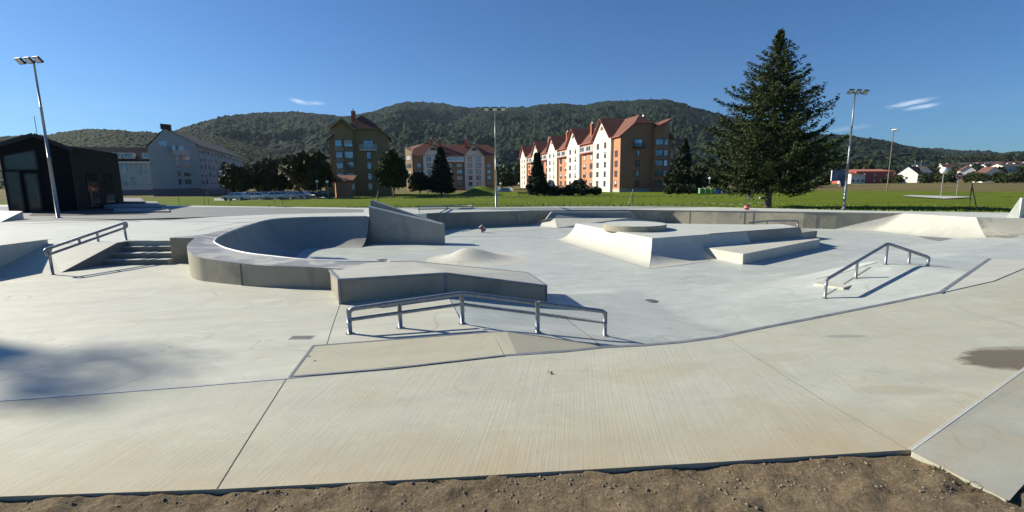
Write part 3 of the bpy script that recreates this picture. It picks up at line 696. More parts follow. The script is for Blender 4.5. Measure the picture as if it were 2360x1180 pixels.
# right bank (big quarter) with stained face
q0 = P(1924, 528, FAR); q1 = P(2010, 531, FAR); q2 = P(2120, 543.5, FAR); q3 = P(2281, 554, FAR)
qt = bankt
t = thing('corner_bank', 'wide sunlit pale concrete bank sloping down from the right deck', 'skate bank', tuple(q2))
fun_save = fun; fun = t
def bank(topl, botl, name, mat):
    def pick(l, u):
        k = u*(len(l)-1); i = min(int(k), len(l)-2); return l[i]+(l[i+1]-l[i])*(k-i)
    def fn(u, v):
        a_, b_ = pick(topl, u), pick(botl, u); h = (1-v)**1.45
        return V(a_.x+(b_.x-a_.x)*v, a_.y+(b_.y-a_.y)*v, b_.z-.004+(a_.z-b_.z)*h)
    return grid(30, 12, fn, name, mat, t)
bank([fw[-1]+V(0, 0, FAR-fw[-1].z), qt[0], qt[1], qt[2]], [q0, q1, q2, q3], 'bank_face', M['ramp'])
stainm = concrete('stained_bank_concrete', (.34, .34, .29), (.30, .30, .26), (.09, .085, .08), .9, .6, lo=.46)
bank([qt[2], P(2360, 503.5, .22), P(2700, 520, .22)], [q3, P(2370, 566, FAR), P(2700, 590, FAR)], 'bank_face', stainm)
fun = fun_save
s = MB(); zz = .012; s.poly([P(2115, 544, FAR+.02), P(2200, 549.5, FAR+zz), P(2281, 555, FAR+zz), P(2372, 567, FAR+zz), P(2372, 580, FAR+zz), P(2320, 579, FAR+zz), P(2220, 566, FAR+zz), P(2135, 550, FAR+zz)]); o = s.build('grey_floor_patch_pavement', M['oldpath']); tag(o, kind='structure')
# tall block at the right frame edge
k0 = P(2349, 503, .2)
t = thing('deck_block', 'tall pale concrete block standing on the right deck at the frame edge', 'concrete block', tuple(k0))
s = MB(); ht = zat(2347, 456, k0); kx = P(2352, 500.5, .2)
s.prism([V(k0.x, k0.y, ht), V(k0.x+2.6, k0.y+.9, ht), V(k0.x+2.4, k0.y+1.5, ht), V(k0.x-.02, k0.y+.09, ht)], -.4); s.build('block_body', M['deck'], t, bevel=.015)
s = MB(); s.face([V(k0.x-.01, k0.y, .2), V(k0.x-.3, k0.y+.36, .2), V(k0.x-.02, k0.y+.09, ht), V(k0.x-.01, k0.y, ht)]); s.build('buttress', M['deck'], t)
# ---- rails
def rail(name, label, base, tops, rad=.03, lower=None, cap_ends=True, post_r=None, hang=(0, 0), floor_f=None, group=None):
    ff = floor_f or hf
    B = [ff(*b) for b in base]; Tt = [V(b.x, b.y, zat(q[0], q[1], b)) for b, q in zip(B, tops)]
    t = thing(name, label, 'skate rail', tuple(B[0]), group)
    for b, q in zip(B, Tt):
        s = MB(); s.tube([b-V(0, 0, .02), q], post_r or rad, 12); s.build('post', M['steel'], t, smooth=True)
        s = MB(); s.lathe(b+V(0, 0, .001), [(.0, .006), (rad*1.9, .006), (rad*1.9, 0)], 14); s.build('base_plate', M['steel'], t)
    return t, B, Tt
def rounded(pts, r=.08, n=5):
    o = [pts[0]]
    for i in range(1, len(pts)-1):
        a, b, c = pts[i-1], pts[i], pts[i+1]; d1 = (a-b); d2 = (c-b); rr_ = min(r, d1.length*.45, d2.length*.45); p, q = b+d1.normalized()*rr_, b+d2.normalized()*rr_
        for k in range(n+1):
            u = k/n; o.append(p*(1-u)**2+b*2*u*(1-u)+q*u*u)
    return o+[pts[-1]]
# middle foreground rail
def P0(x, y): return P(x, y, 0.0)
def gnd(x, y):
    p = P(x, y, 0)
    return p if pl_dist(p.x, p.y, TL) <= 0 else hf(x, y)
t, B, T_ = rail('kinked_rail', 'kinked double steel rail on five posts in the centre foreground', [(807, 769), (923, 756), (1066, 746), (1239, 766), (1394, 774)], [(803, 713), (921, 694), (1062, 676), (1236, 695), (1394, 718)], .036, floor_f=gnd)
d0 = (B[0]-B[1]).normalized()
top = [T_[0]-V(0, 0, .10), T_[0]+V(0, 0, 0)]
s = MB(); s.tube(rounded([T_[0]-V(0, 0, .2), T_[0], T_[2], T_[4], T_[4]-V(0, 0, .2)], .13), .037, 12); s.build('grind_bar', M['steel'], t, smooth=True)
low = [b.lerp(q, .42) for b, q in zip(B, T_)]
low[0] = B[0].lerp(T_[0], .45)
s = MB()
low = [V(q.x, q.y, zat(*pp, q)) for q, pp in zip(B, [(805, 737), (922, 719), (1063, 701), (1237, 722), (1394, 743)])]
s.tube([low[0], low[2], low[4]], .028, 10); s.build('lower_bar', M['steel'], t, smooth=True)
# right rail
t, B, T_ = rail('kinked_rail', 'single steel rail with a high kink standing on the right bank', [(1901, 687), (1972, 641), (2040.5, 609), (2094, 607), (2138, 613)], [(1904, 644), (1977, 603), (2046, 561), (2098, 577), (2141, 593)], .034)
s = MB(); s.tube(rounded([T_[0]-V(0, 0, .15), T_[0], T_[2], T_[4], T_[4]-V(0, 0, .12)], .1), .04, 12); s.build('grind_bar', M['steel'], t, smooth=True)
# little kerb box beside it
t = thing('kerb_block', 'small sunlit concrete kerb at the foot of the right rail', 'kerb', tuple(hf(1875, 658)))
a = hf(1876, 659); b = hf(1944, 668); s = MB(); zt_ = a.z+.09
az = a.copy(); az.z = zt_; bz = b.copy(); bz.z = zt_; dd = V(.85, .53, 0)
s.prism([az, bz, bz+dd*.9, az+dd*2.6], -.85); s.build('kerb_body', M['ramp'], t, bevel=.01)
# left handrail
def gl(x, y):
    return P(x, y, 0) if y > 600 else (P(x, y, .6) if y < 560 else P(x, y, .30))
t, B, T_ = rail('handrail', 'sloping double steel handrail beside the steps at the left', [(122, 633), (230, 579), (291, 553.5)], [(111, 573), (222, 535), (288, 514)], .034, floor_f=gl)
sl_ = (T_[2]-T_[0]).normalized(); lo = [V(q.x, q.y, zat(*pp, q)) for q, pp in zip(B, [(113, 586), (226, 546), (289, 525)])]
e0 = T_[0]-sl_*.12; e1 = T_[2]+sl_*.10; m0 = lo[0]-sl_*.12; m1 = lo[2]+sl_*.10
s = MB(); s.tube(rounded([T_[0].lerp(T_[2], .5), e1, m1, m0, e0, T_[0].lerp(T_[2], .5)], .09), .036, 12); s.build('grind_bar', M['steel'], t, smooth=True)
q1_, q2_ = T_[0].lerp(T_[2], .36), lo[0].lerp(lo[2], .36); s = MB(); s.tube([q2_, q1_], .03, 10); s.build('strut', M['steel'], t, smooth=True)
# far small rails
t, B, T_ = rail('low_rail', 'low wide steel rail on the far deck beside the lamp post', [(965, 488.5), (1031, 487), (1088, 486)], [(971, 476.5), (1031.5, 475.5), (1087.5, 475)], .045, floor_f=Pd)
s = MB(); s.tube([T_[0], T_[1], T_[2]], .05, 10); s.build('grind_bar', M['steel'], t, smooth=True)
s = MB(); s.tube([b.lerp(q, .5) for b, q in zip(B, T_)], .035, 8); s.build('lower_bar', M['steel'], t, smooth=True)
t, B, T_ = rail('far_rail', 'thin steel rail behind the raised platform before the far wall', [(1725, 519, FAR), (1767, 519), (1838, 524)], [(1727, 514), (1768, 509), (1838, 509)], .04, floor_f=lambda *a: P(a[0], 527, FAR))
s = MB(); s.tube(rounded([T_[0], T_[1], T_[2], T_[2]-V(0, 0, .3)], .12), .05, 10); s.build('grind_bar', M['steel'], t, smooth=True)
s = MB(); s.tube([T_[1]-V(0, 0, .32), T_[2]-V(0, 0, .32)], .035, 8); s.build('lower_bar', M['steel'], t, smooth=True)
# ---- floor creases, joints and drains
def fj(pts, w_=.02, mat='joint', step=.35, z=.006):
    strip(dense([hf(*p) for p in pts], step), w_, z, 'expansion_joint', M[mat], 0, floor, zf=zfloor)
fj([(1304, 734), (1345, 766), (1383, 796)], .014)
fj([(1920, 574), (1990, 579), (2062, 586), (2118, 590)], .03)
fj([(1885, 587), (1940, 592), (2030, 600), (2120, 611), (2228, 624)], .02, 'joint_red')
fj([(1037, 546), (1100, 545), (1200, 546), (1262, 550)], .05)
fj([(1115, 536), (1200, 532), (1300, 525.5)], .03)
fj([(1496, 619), (1560, 613), (1640, 600)], .02)
fj([(1880, 643), (1950, 627), (2022, 605)], .02)
fj([(1904, 680), (1968, 640), (2006, 616)], .035)
fj([(1280, 553), (1400, 590), (1494, 619)], .015)
for (px, py, rx, lab) in ((1500, 694, .17, 'round grey drain cover in the open floor right of the ledge'), (880, 599.5, .22, 'round drain cover in the bowl floor behind the near ledge')):
    c = hf(px, py); t = thing('drain_cover', lab, 'drain cover', tuple(c), None)
    s = MB(); s.lathe(c, [(0, .012), (rx*.82, .012), (rx*.84, .008), (rx, .012), (rx+.01, 0)], 28); s.build('cover', simple('drain_iron', (.13, .135, .14), .6, .3), t)
c = P(695, 778, 0); t = thing('drain_grate', 'flat rectangular grey drain grate in the plaza left of the pad', 'drain grate', tuple(c))
s = MB()
s.abox(c.x-.17, c.x+.17, c.y-.085, c.y+.085, -.01, .004); s.build('frame', simple('grate_concrete', (.26, .255, .25), .7), t)
s = MB()
for k in range(9): s.abox(c.x-.14+k*.033, c.x-.125+k*.033, c.y-.06, c.y+.06, .002, .007)
s.build('slot', M['joint'], t)
# wet patch on the slab
def blob(px, z, name, mat, seed):
    cx = sum(p[0] for p in px)/len(px); cy = sum(p[1] for p in px)/len(px); pts = []
    for i in range(len(px)):
        a, b = px[i], px[(i+1) % len(px)]
        for k in range(5):
            t = k/5; x = a[0]+(b[0]-a[0])*t; y = a[1]+(b[1]-a[1])*t; n = noise.noise(V(x*.05+seed, y*.12, 0))
            pts.append(P(x+(x-cx)*n*.12, y+(y-cy)*n*.25, z))
    s = MB(); s.poly(pts); o = s.build(name, mat); return o
# dry leaves
def leaf(px, py, zf_, size, label):
    c = zf_(px, py); t = thing('fallen_leaf', label, 'leaf', tuple(c)); s = MB()
    pts = []
    for k in range(10):
        a = k*2*math.pi/10; r = size*(1 if k % 2 else .45); pts.append(c+V(r*math.cos(a), r*.8*math.sin(a), .012+.02*math.sin(a*1.5)**2))
    for k in range(10): s.face([c+V(0, 0, .02), pts[k], pts[(k+1) % 10]])
    s.build('leaf_blade', simple('dry_leaf', (.33, .24, .12), .8), t); s = MB(); s.tube([c+V(0, 0, .02), c+V(-size*.9, size*.9, .03)], .002, 5); s.build('stalk', M['bark'], t)
leaf(1268, 862, P, .04, 'curled dry leaf lying on the brushed slab')
leaf(712, 825, lambda x, y: P(x, y, .045), .03, 'brown crumpled leaf in the corner of the tan pad')
# ---- toy and ball
c = P(1112, 536.5, FAR); t = thing('toy_car', 'white and dark red toy car tipped on its side in the bowl', 'toy', tuple(c))
ax = V(.55, 0, -.83).normalized(); ay = V(0, 1, 0); az_ = ax.cross(ay)*-1
cc = c+V(0, 0, .24)
s = MB(); s.box(cc, ax, az_, ay, .22, .13, .05); s.build('body', M['white'], t, bevel=.03)
s = MB(); s.box(cc-V(0, .055, 0), ax, az_, ay, .16, .035, .012); s.box(cc-V(0, .055, 0)+az_*.075, ax, az_, ay, .12, .025, .012); s.box(cc-V(0, .055, 0)-az_*.06, ax, az_, ay, .17, .03, .012); s.build('chassis', M['red'], t)
for a_ in (-1, 1):
    for b_ in (-1, 1):
        s = MB(); w_ = cc+ax*.13*a_+az_*.12*b_; s.tube([w_-V(0, .07, 0), w_+V(0, .02, 0)], .045, 12); s.build('wheel', M['black'], t)
c = hit(1721, 484, zdeck); t = thing('ball', 'dark red and pink ball resting on the far deck', 'ball', tuple(c))
s = MB(); rb = .19; s.lathe(c+V(0, 0, rb), [(rb*math.sin(R(a)), -rb*math.cos(R(a))) for a in range(0, 181, 15)], 20); s.build('ball_skin', M['red'], t, smooth=True)
s = MB(); s.lathe(c+V(0, 0, rb), [((rb+.004)*math.sin(R(a)), -(rb+.004)*math.cos(R(a))) for a in range(75, 106, 10)], 20); s.build('stripe', simple('pink_stripe', (.5, .22, .2), .5), t, smooth=True)
# ================================================================= LAND BEYOND
def zland(x, y):
    d = math.hypot(x, y)
    z = interp(d, [0, 36, 48, 75, 110, 380, 1150, 2200, 4500], [.12, .12, -.05, -.45, -.7, -.7, 20, 48, 60])
    if d < 130: z += noise.fractal(V(x*.12, y*.12, 0), 1, 2, 4)*.16*min(1, max(0, (d-33)/10))+noise.fractal(V(x*1.1, y*1.1, 4), 1, 2, 3)*.05*(d < 70)
    return z
def land(px, py): return hit(px, py, zland, 20, 5000)
dpx = [-900, -200, 200, 380, 600, 850, 1100, 1300, 1640, 1960, 2334, 2700, 3200]
dd_ = [P(-900, 490, .6), P(-200, 474, .6), P(200, 470, .6), P(380, 473, .6), P(600, 476, .6), P(850, 479, .45), P(1100, 478, .22), P(1300, 476, .2), P(1640, 477.3, .2), P(1960, 485, .2), P(2334, 490, .2), P(2700, 498, .18), P(3200, 510, .18)]
dd_ = [math.hypot(p.x, p.y) for p in dd_]
def lawnv(u, v):
    px = -900+4100*u; dr_ = ray(px, 430); a = V(dr_.x, dr_.y, 0).normalized(); n0 = interp(px, dpx, dd_)-.8
    d = n0*((4600/n0)**(v**1.35)); x, y = a.x*d, a.y*d; z = zland(x, y)
    if v == 0: z = min(z, .1)
    return V(x, y, z)
lawn = grid(520, 170, lawnv, 'lawn_ground', M['lawn']); tag(lawn, kind='structure')
def hill(name, sil, D, D0, back, mat, rough, can, nx=760, ny=84, seed=0, foot=0, cs=.11):
    xs = [p[0] for p in sil]; ys = [p[1] for p in sil]; X0, X1 = xs[0], xs[-1]
    def fn(u, v):
        px = X0+(X1-X0)*u; dr_ = ray(px, 420); a = V(dr_.x, dr_.y, 0).normalized()
        wob = 1+.10*math.sin(px*.006+seed)+.05*math.sin(px*.017+seed*2); Dr = D*wob
        py = interp(px, xs, ys); top = PD(px, py, Dr).z
        d0 = D0*(1+.06*math.sin(px*.011+seed))
        vv = v/.86
        if vv <= 1:
            d = d0+(Dr-d0)*vv; h = vv**1.0
            x, y = a.x*d, a.y*d; g = zland(x, y)*.7+foot
            amp = vv*(1-vv)*4
            rid = noise.fractal(V(x/340+seed, y/340, seed), 1, 2.1, 6)
            z = g*(1-h)+top*h-amp*(abs(rid)*1.2+max(0, -rid)*.5)*rough*max(0, top-g)
        else:
            t = (vv-1)/.163; d = Dr+back*t; x, y = a.x*d, a.y*d; z = top-(top*.45)*t
        c = noise.noise(V(x*cs, y*cs, seed+5)); c2 = noise.noise(V(x*cs*.45, y*cs*.45, seed))
        return V(x, y, z+can*(abs(c)*1.5-.5)+can*.8*c2)
    o = grid(nx, ny, fn, name, mat, smooth=True); tag(o, kind='structure'); return o
hill('far_hills', [(1750, 372), (1900, 352), (2000, 342), (2090, 339), (2150, 343), (2210, 348), (2262, 349), (2300, 353), (2330, 350), (2380, 350), (2500, 347), (2700, 352), (2900, 360)], 3400, 1500, 500, M['forest_far'], .05, 9, 460, 60, 3.3, cs=.05)
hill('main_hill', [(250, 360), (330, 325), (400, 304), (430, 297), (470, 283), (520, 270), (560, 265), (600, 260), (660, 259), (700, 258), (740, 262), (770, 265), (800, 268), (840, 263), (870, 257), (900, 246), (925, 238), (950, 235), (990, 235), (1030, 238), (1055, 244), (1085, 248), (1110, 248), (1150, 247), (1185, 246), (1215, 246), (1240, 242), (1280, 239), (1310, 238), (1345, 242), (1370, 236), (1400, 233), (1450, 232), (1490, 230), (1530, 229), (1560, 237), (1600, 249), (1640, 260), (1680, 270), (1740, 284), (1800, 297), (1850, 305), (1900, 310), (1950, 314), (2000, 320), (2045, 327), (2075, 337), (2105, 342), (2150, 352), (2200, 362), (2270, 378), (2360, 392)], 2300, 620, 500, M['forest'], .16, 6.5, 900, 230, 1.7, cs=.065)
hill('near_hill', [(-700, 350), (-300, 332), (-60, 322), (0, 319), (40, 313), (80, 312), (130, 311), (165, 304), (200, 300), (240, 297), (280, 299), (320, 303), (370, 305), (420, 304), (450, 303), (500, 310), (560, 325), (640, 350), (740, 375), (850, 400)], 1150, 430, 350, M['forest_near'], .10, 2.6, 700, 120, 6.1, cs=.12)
# ---- mast on the mountain and pylon
for (px, yb_, yt, dist, lab, nm) in ((1500, 231, 221, 2320, 'thin mast on the highest summit of the mountain', 'summit_mast'),):
    b = PD(px, yb_, dist); tp = PD(px, yt, dist); t = thing(nm, lab, 'mast', tuple(b)); s = MB(); s.bar(b-V(0, 0, 5), tp, 2.2, 2.2); s.build('mast_pole', M['white'], t)
    s = MB(); s.bar(tp-V(4, 0, 8), tp+V(4, 0, -8), 1.5, 1.5); s.build('crossbar', M['white'], t)
def pylon(px, yb_, yt, dist):
    b = PD(px, yb_, dist); H = PD(px, yt, dist).z-b.z; t = thing('pylon', 'lattice power pylon in front of the far wooded hills', 'pylon', tuple(b)); s = MB(); k = .35
    for dx in (-3, 3):
        for q in (-1, 1):
            s.bar(b+V(dx+q*1.2, 0, 0), b+V(dx, 0, H), k, k)
    for h in (.25, .5, .7): s.bar(b+V(-3.5, 0, H*h), b+V(3.5, 0, H*h*1.05), k, k)
    s.build('tower', M['steel'], t); s = MB(); s.bar(b+V(-6.5, 0, H*.78), b+V(6.5, 0, H*.78), .5, .5); s.bar(b+V(-5, 0, H*.62), b+V(5, 0, H*.62), .4, .4); s.build('crossarm', M['steel'], t)
pylon(2114, 398, 370, 620)
def wire(p, q, sag, lab, r=.07):
    s = MB(); n = 24; pts = [p+(q-p)*(k/n)-V(0, 0, sag*4*(k/n)*(1-k/n)) for k in range(n+1)]; s.tube(pts, r, 4); o = s.build('power_cable', M['steel']); tag(o, lab, 'power cable')
wire(PD(1540, 348, 600), PD(2110, 340, 640), 6, 'upper power cable crossing in front of the mountain', .16)
wire(PD(1540, 355, 600), PD(2110, 352, 640), 6, 'lower power cable crossing in front of the mountain', .16)
# ================================================================= VEGETATION
def quads(name, C, Dv, ln, wd, mat, parent, jitter=.5):
    # many small leaf faces: centres C, directions Dv, lengths ln, widths wd
    n = len(C); C = np.asarray(C); Dv = np.asarray(Dv); Dv = Dv/np.linalg.norm(Dv, axis=1, keepdims=True)
    rnd = RNG.normal(size=(n, 3)); S = np.cross(Dv, rnd); S /= np.linalg.norm(S, axis=1, keepdims=True)+1e-9
    ln = np.asarray(ln).reshape(-1, 1); wd = np.asarray(wd).reshape(-1, 1)
    a = C-Dv*ln/2; b = C+Dv*ln/2; vs = np.stack([a-S*wd*.35, b*.45+a*.55-S*wd*.5, b, b*.45+a*.55+S*wd*.5, a+S*wd*.35], 1).reshape(-1, 3)
    off = np.array(parent.get('_loc', (0, 0, 0)) if parent is not None else (0, 0, 0)); vs = vs-off
    me = bpy.data.meshes.new(name); me.vertices.add(n*5); me.vertices.foreach_set('co', vs.ravel().astype(np.float32))
    me.loops.add(n*5); me.loops.foreach_set('vertex_index', np.arange(n*5, dtype=np.int32)); me.polygons.add(n)
    me.polygons.foreach_set('loop_start', np.arange(0, n*5, 5, dtype=np.int32)); me.polygons.foreach_set('loop_total', np.full(n, 5, dtype=np.int32))
    me.materials.append(mat); me.update(); me.validate()
    o = bpy.data.objects.new(name, me); COL.objects.link(o)
    if parent is not None: o.parent = parent; o['_loc'] = tuple(off)
    return o
def broadleaf(label, base, H, Rr, mat, n=4200, trunk=.18, shape='round', cat='tree', group=None, name='broadleaf_tree', fs=1.0, seed=0):
    rg = np.random.default_rng(int(abs(base.x*13+base.y*7))+seed)
    t = thing(name, label, cat, tuple(base), group)
    th = H*trunk
    s = MB(); rt = max(.12, H*.022)
    s.tube([base-V(0, 0, .3), base+V(0, 0, th), base+V(.1, 0, H*.6)], [rt, rt*.75, rt*.3], 8)
    for k in range(5 if trunk < .6 else 0):
        a = k*1.3; s.tube([base+V(0, 0, th*1.1+k*.2), base+V(math.cos(a)*Rr*.5, math.sin(a)*Rr*.5, H*.5)], [rt*.45, rt*.15], 6)
    s.build('trunk', M['bark'], t)
    ch = (H-th); pts = []; dv = []
    nb = 34
    for k in range(nb):
        # foliage masses through the crown
        for _ in range(50):
            q = rg.uniform(-1, 1, 3)
            if np.linalg.norm(q) < 1: break
        q = q/np.linalg.norm(q)*(.45+.5*rg.random())
        zf_ = (q[2]+1)/2
        if shape == 'egg': wv = 1.12*math.sin(math.pi*min(1, (zf_*.86+.12)))**.6*(1-.25*zf_)
        elif shape == 'spread': wv = 1.0
        else: wv = 1.0
        c = np.array([q[0]*Rr*.82*wv, q[1]*Rr*.82*wv, th+ch*(.08+.82*zf_)]); r = (.24+.16*rg.random())*Rr
        m_ = n//nb; g = rg.normal(size=(m_, 3)); g /= np.linalg.norm(g, axis=1, keepdims=True); rad = r*(.55+.55*rg.random((m_, 1))**.5)*np.where(rg.random((m_, 1)) < .14, 1.3, 1.0); p = c+g*rad*np.array([1, 1, .8]); pts.append(p); dv.append(g+rg.normal(size=(m_, 3))*.8)
    C_ = np.concatenate(pts)+np.array(base); D_ = np.concatenate(dv); n_ = len(C_); sz = fs*Rr*.115*(.6+.8*rg.random(n_))
    quads('crown', C_, D_, sz*1.2, sz, mat, t); return t
def conifer(label, base, H, Rr, mat, name='conifer_tree', low=.08, n_br=420, dens=1.0, up=.25, spire=False, fs=1.0, tw=.25, cat='tree', prof=None, group=None, whorl=False):
    rg = np.random.default_rng(int(abs(base.x*17+base.y*5)))
    t = thing(name, label, cat, tuple(base), group)
    s = MB(); rt = H*.019; s.tube([base-V(0, 0, .3), base+V(0, 0, .5), base+V(0, 0, H*.4), base+V(0, 0, H*.99)], [rt*1.35, rt, rt*.6, .015], 10); s.build('trunk', M['bark'], t)
    sb = MB(); C_, D_, LN_, WD_ = [], [], [], []
    for k in range(n_br):
        f = (k+rg.random()*.8)/n_br; f = f**1.0; h = low+(1-low)*f*.985
        L_ = Rr*(prof(h) if prof else (1-(h-low)/(1-low))**.85)*((.62+.45*rg.random()) if not whorl else rg.choice([.55, .8, 1.0, 1.12], p=[.3, .25, .27, .18])*(.93+.14*rg.random())); L_ = max(L_, .08)
        az = k*2.399963+rg.uniform(-.3, .3); el0 = R(-14+62*max(0, (h-.35))/.65*.9) if not whorl else R(-10+30*(h**1.8)-9*rg.random()); el1 = el0+R((24+26*rg.random()) if not whorl else (36+34*rg.random())*(1-.3*h)) if h > .12 else el0+R(10)
        ca, sa = math.cos(az), math.sin(az); m_ = max(4, int(L_/.30)); p = np.array([base.x, base.y, base.z+h*H]); path = [p.copy()]
        for j in range(m_):
            e = el0+(el1-el0)*(j/m_)**1.8; st = L_/m_; p = p+np.array([ca*math.cos(e), sa*math.cos(e), math.sin(e)])*st; path.append(p.copy())
        if L_ > 1.2*Rr*.3: sb.tube([Vector(q) for q in path[::2]], [max(.012, .05*L_/4*(1-i/len(path[::2]))) for i in range(len(path[::2]))], 4, caps=False)
        for j in range(1, len(path)):
            fr = j/len(path); q = path[j]; d = path[j]-path[j-1]; d = d/np.linalg.norm(d); side = np.array([-sa, ca, 0.])
            tl = tw*L_*(1.15-fr)*(.7+.5*rg.random())+.18*min(1, L_/1.2)
            nt_ = max(3, int(dens*(tl/.11)))
            if whorl and fr < .25 and h < .65 and rg.random() < .65: continue
            for sgn in (-1, 1, 0):
                dr_ = d*.75+side*sgn*.8+np.array([0, 0, -.28 if sgn else .05]); dr_ /= np.linalg.norm(dr_)
                tt = rg.random(nt_)*tl; cc_ = q+np.outer(tt, dr_)+rg.normal(size=(nt_, 3))*.055*fs; cc_[:, 2] -= tt**1.5*.10
                C_.append(cc_); D_.append(np.tile(dr_, (nt_, 1))+rg.normal(size=(nt_, 3))*.55+np.array([0, 0, -.25])); LN_.append(.24*fs*(.7+.6*rg.random(nt_))); WD_.append(.085*fs*(.7+.6*rg.random(nt_)))
    if sb.v: sb.build('limbs', M['bark'], t)
    quads('crown', np.concatenate(C_), np.concatenate(D_), np.concatenate(LN_), np.concatenate(WD_), mat, t); return t
# the tall spruce on the lawn
sb_ = hit(1769, 479, zland, 20, 200); sb_.z -= .05
Hs = zat(1799, 66, sb_)-sb_.z
def sprof(h):
    return interp(h, [.10, .134, .18, .26, .354, .407, .49, .534, .617, .66, .727, .817, .907, .96, 1], [.5, .7, .93, 1, .98, .86, .80, .80, .74, .57, .46, .29, .13, .06, .01])
conifer('very tall dark green spruce standing alone at the edge of the skatepark', sb_, Hs, 141/F*sb_.y*1.0, M['spruce'], 'spruce_tree', .12, 285, 1.4, fs=.95, tw=.27, prof=sprof, whorl=True)
s = MB(); q = sb_
# grass tufts where the lawn meets the deck
def tufts():
    n = 13000; px = RNG.uniform(280, 2420, n); C_, D_, Ls = [], [], []
    for i in range(n):
        dr_ = ray(px[i], 430); a = V(dr_.x, dr_.y, 0).normalized(); d = interp(px[i], dpx, dd_)+.05+13*RNG.random()**1.6; x, y = a.x*d, a.y*d
        if noise.noise(V(x*.5, y*.5, 2)) < RNG.uniform(-.7, .25): continue
        l_ = RNG.uniform(.06, .18); C_.append((x, y, zland(x, y)+l_*.35)); D_.append((RNG.normal()*.35, RNG.normal()*.35, 1)); Ls.append(l_)
    Ls = np.array(Ls); o = quads('grass_tufts', np.array(C_), np.array(D_), Ls, Ls*.35, leafm('grass_blades', (.14, .20, .015), (.20, .24, .04), 1.5), None); tag(o, 'rough grass tufts along the lawn edge behind the deck', 'grass', kind='stuff')
    C_, D_, Ls = [], [], []
    for (wx, wy, k_) in ((998, 1106, 40), (640, 1130, 14), (1560, 1080, 18), (2150, 1075, 30), (2210, 1110, 26), (1240, 1100, 12)):
        c = P(wx, wy, -.02)
        for _ in range(k_): l_ = RNG.uniform(.015, .045); C_.append((c.x+RNG.normal()*.05, c.y-.02-abs(RNG.normal())*.03, c.z+l_*.4)); D_.append((RNG.normal()*.6, RNG.normal()*.6, 1)); Ls.append(l_)
    Ls = np.array(Ls); o = quads('weeds', np.array(C_), np.array(D_), Ls, Ls*.16, M['hedge'], None); tag(o, 'tiny green weeds growing along the slab edge in the soil', 'weeds', kind='stuff')
tufts()
# ---- other trees
def tr(px, yb_, yt, hw, dist, kind, label, n=3600, **k):
    b = PD(px, 430, dist); b.z = zland(b.x, b.y); H = zat(px+(px-1250)/7000*(yb_-yt), yt, b)-b.z; Rr = hw/F*b.y/1.0
    if kind == 'c': return conifer(label, b, H, Rr, M['conifer'], n_br=170, fs=3.2, tw=.3, dens=.42, **k)
    return broadleaf(label, b, H, Rr, M[kind], n, **k)
tr(907, 450, 346, 39, 98, 'leaf', 'dense egg shaped green tree in front of the dark olive apartment building', 6500, shape='egg', trunk=.10)
tr(967, 450, 392, 27, 102, 'leaf_dark', 'low dark tree between the egg shaped tree and the conifer', trunk=.08)
tr(1018, 450, 344, 31, 101, 'c', 'black looking conifer in front of the white and tan gabled building', low=.13)
tr(545, 443, 374, 40, 118, 'leaf_dark', 'round dark tree at the left end of the tree row behind the cars', trunk=.12)
tr(600, 443, 372, 40, 124, 'leaf_dark', 'wide dark tree in the middle of the row behind the cars', trunk=.12)
tr(652, 443, 380, 38, 128, 'leaf_dark', 'dark tree beside the large autumn tree behind the cars', trunk=.12)
tr(640, 420, 366, 60, 150, 'leaf_autumn', 'olive tree top showing above the dark row behind the cars', trunk=.1)
tr(708, 445, 344, 57, 104, 'leaf_autumn', 'large round brownish green tree over the parking area', 6500, trunk=.14)
tr(764, 440, 392, 22, 122, 'leaf_dark', 'narrow dark tree between the large tree and the olive building', trunk=.1)
tr(1238, 445, 356, 25, 96, 'c', 'slim dark conifer in front of the orange building', low=.1)
tr(1168, 440, 394, 25, 150, 'leaf', 'small round green tree seen between two buildings beside the lamp post', trunk=.15)
tr(1335, 443, 410, 19, 104, 'hedge', 'small grey green tree in front of the orange facade', trunk=.05)
tr(1318, 443, 418, 10, 103, 'hedge', 'bushy shrub left of the small grey green tree', trunk=.05)
tr(1380, 444, 430, 9, 102, 'hedge', 'little shrub at the corner of the white gable', trunk=.02)
tr(1574, 443, 322, 34, 118, 'c', 'dark pointed conifer right of the orange building', low=.05)
tr(1556, 443, 384, 28, 112, 'leaf_dark', 'dark tree touching the right side of the orange building', trunk=.08)
tr(1607, 443, 372, 40, 116, 'leaf_dark', 'broad black looking tree left of the tall spruce', trunk=.1)
tr(1660, 440, 380, 34, 120, 'leaf_dark', 'dark tree behind the left branches of the tall spruce', trunk=.1)
tr(1820, 438, 400, 60, 190, 'leaf_dark', 'dark tree mass behind the trunk of the tall spruce', trunk=.05)
tr(1890, 432, 400, 30, 240, 'leaf_dark', 'dark tree behind the right branches of the tall spruce', trunk=.05)
for i, (px, hw, yt) in enumerate(((1255, 16, 437), (1282, 22, 434), (1312, 24, 434), (1345, 24, 435), (1372, 16, 436))):
    b = PD(px, 430, 97); b.z = zland(b.x, b.y)
    broadleaf(['short clipped hedge at the foot of the slim conifer', 'dark green hedge left of the small tree', 'rounded hedge under the small shrub', 'rounded hedge under the grey green tree', 'low hedge nearest the white gable corner'][i], b, 2.0, hw/F*97, M['hedge'], 1500, trunk=.01, name='hedge', cat='hedge', group='hedges in front of the orange building', shape='spread')
for i, px in enumerate((1545, 1565, 1590)):
    b = PD(px, 430, 100); b.z = zland(b.x, b.y)
    broadleaf(['dark shrub against the side wall of the orange building', 'dark shrub in the middle under the conifer', 'dark shrub next to the green bins'][i], b, 2.3, 1.5, M['leaf_dark'], 1000, trunk=.01, name='shrub', cat='shrub', group='dark shrubs beside the bins')
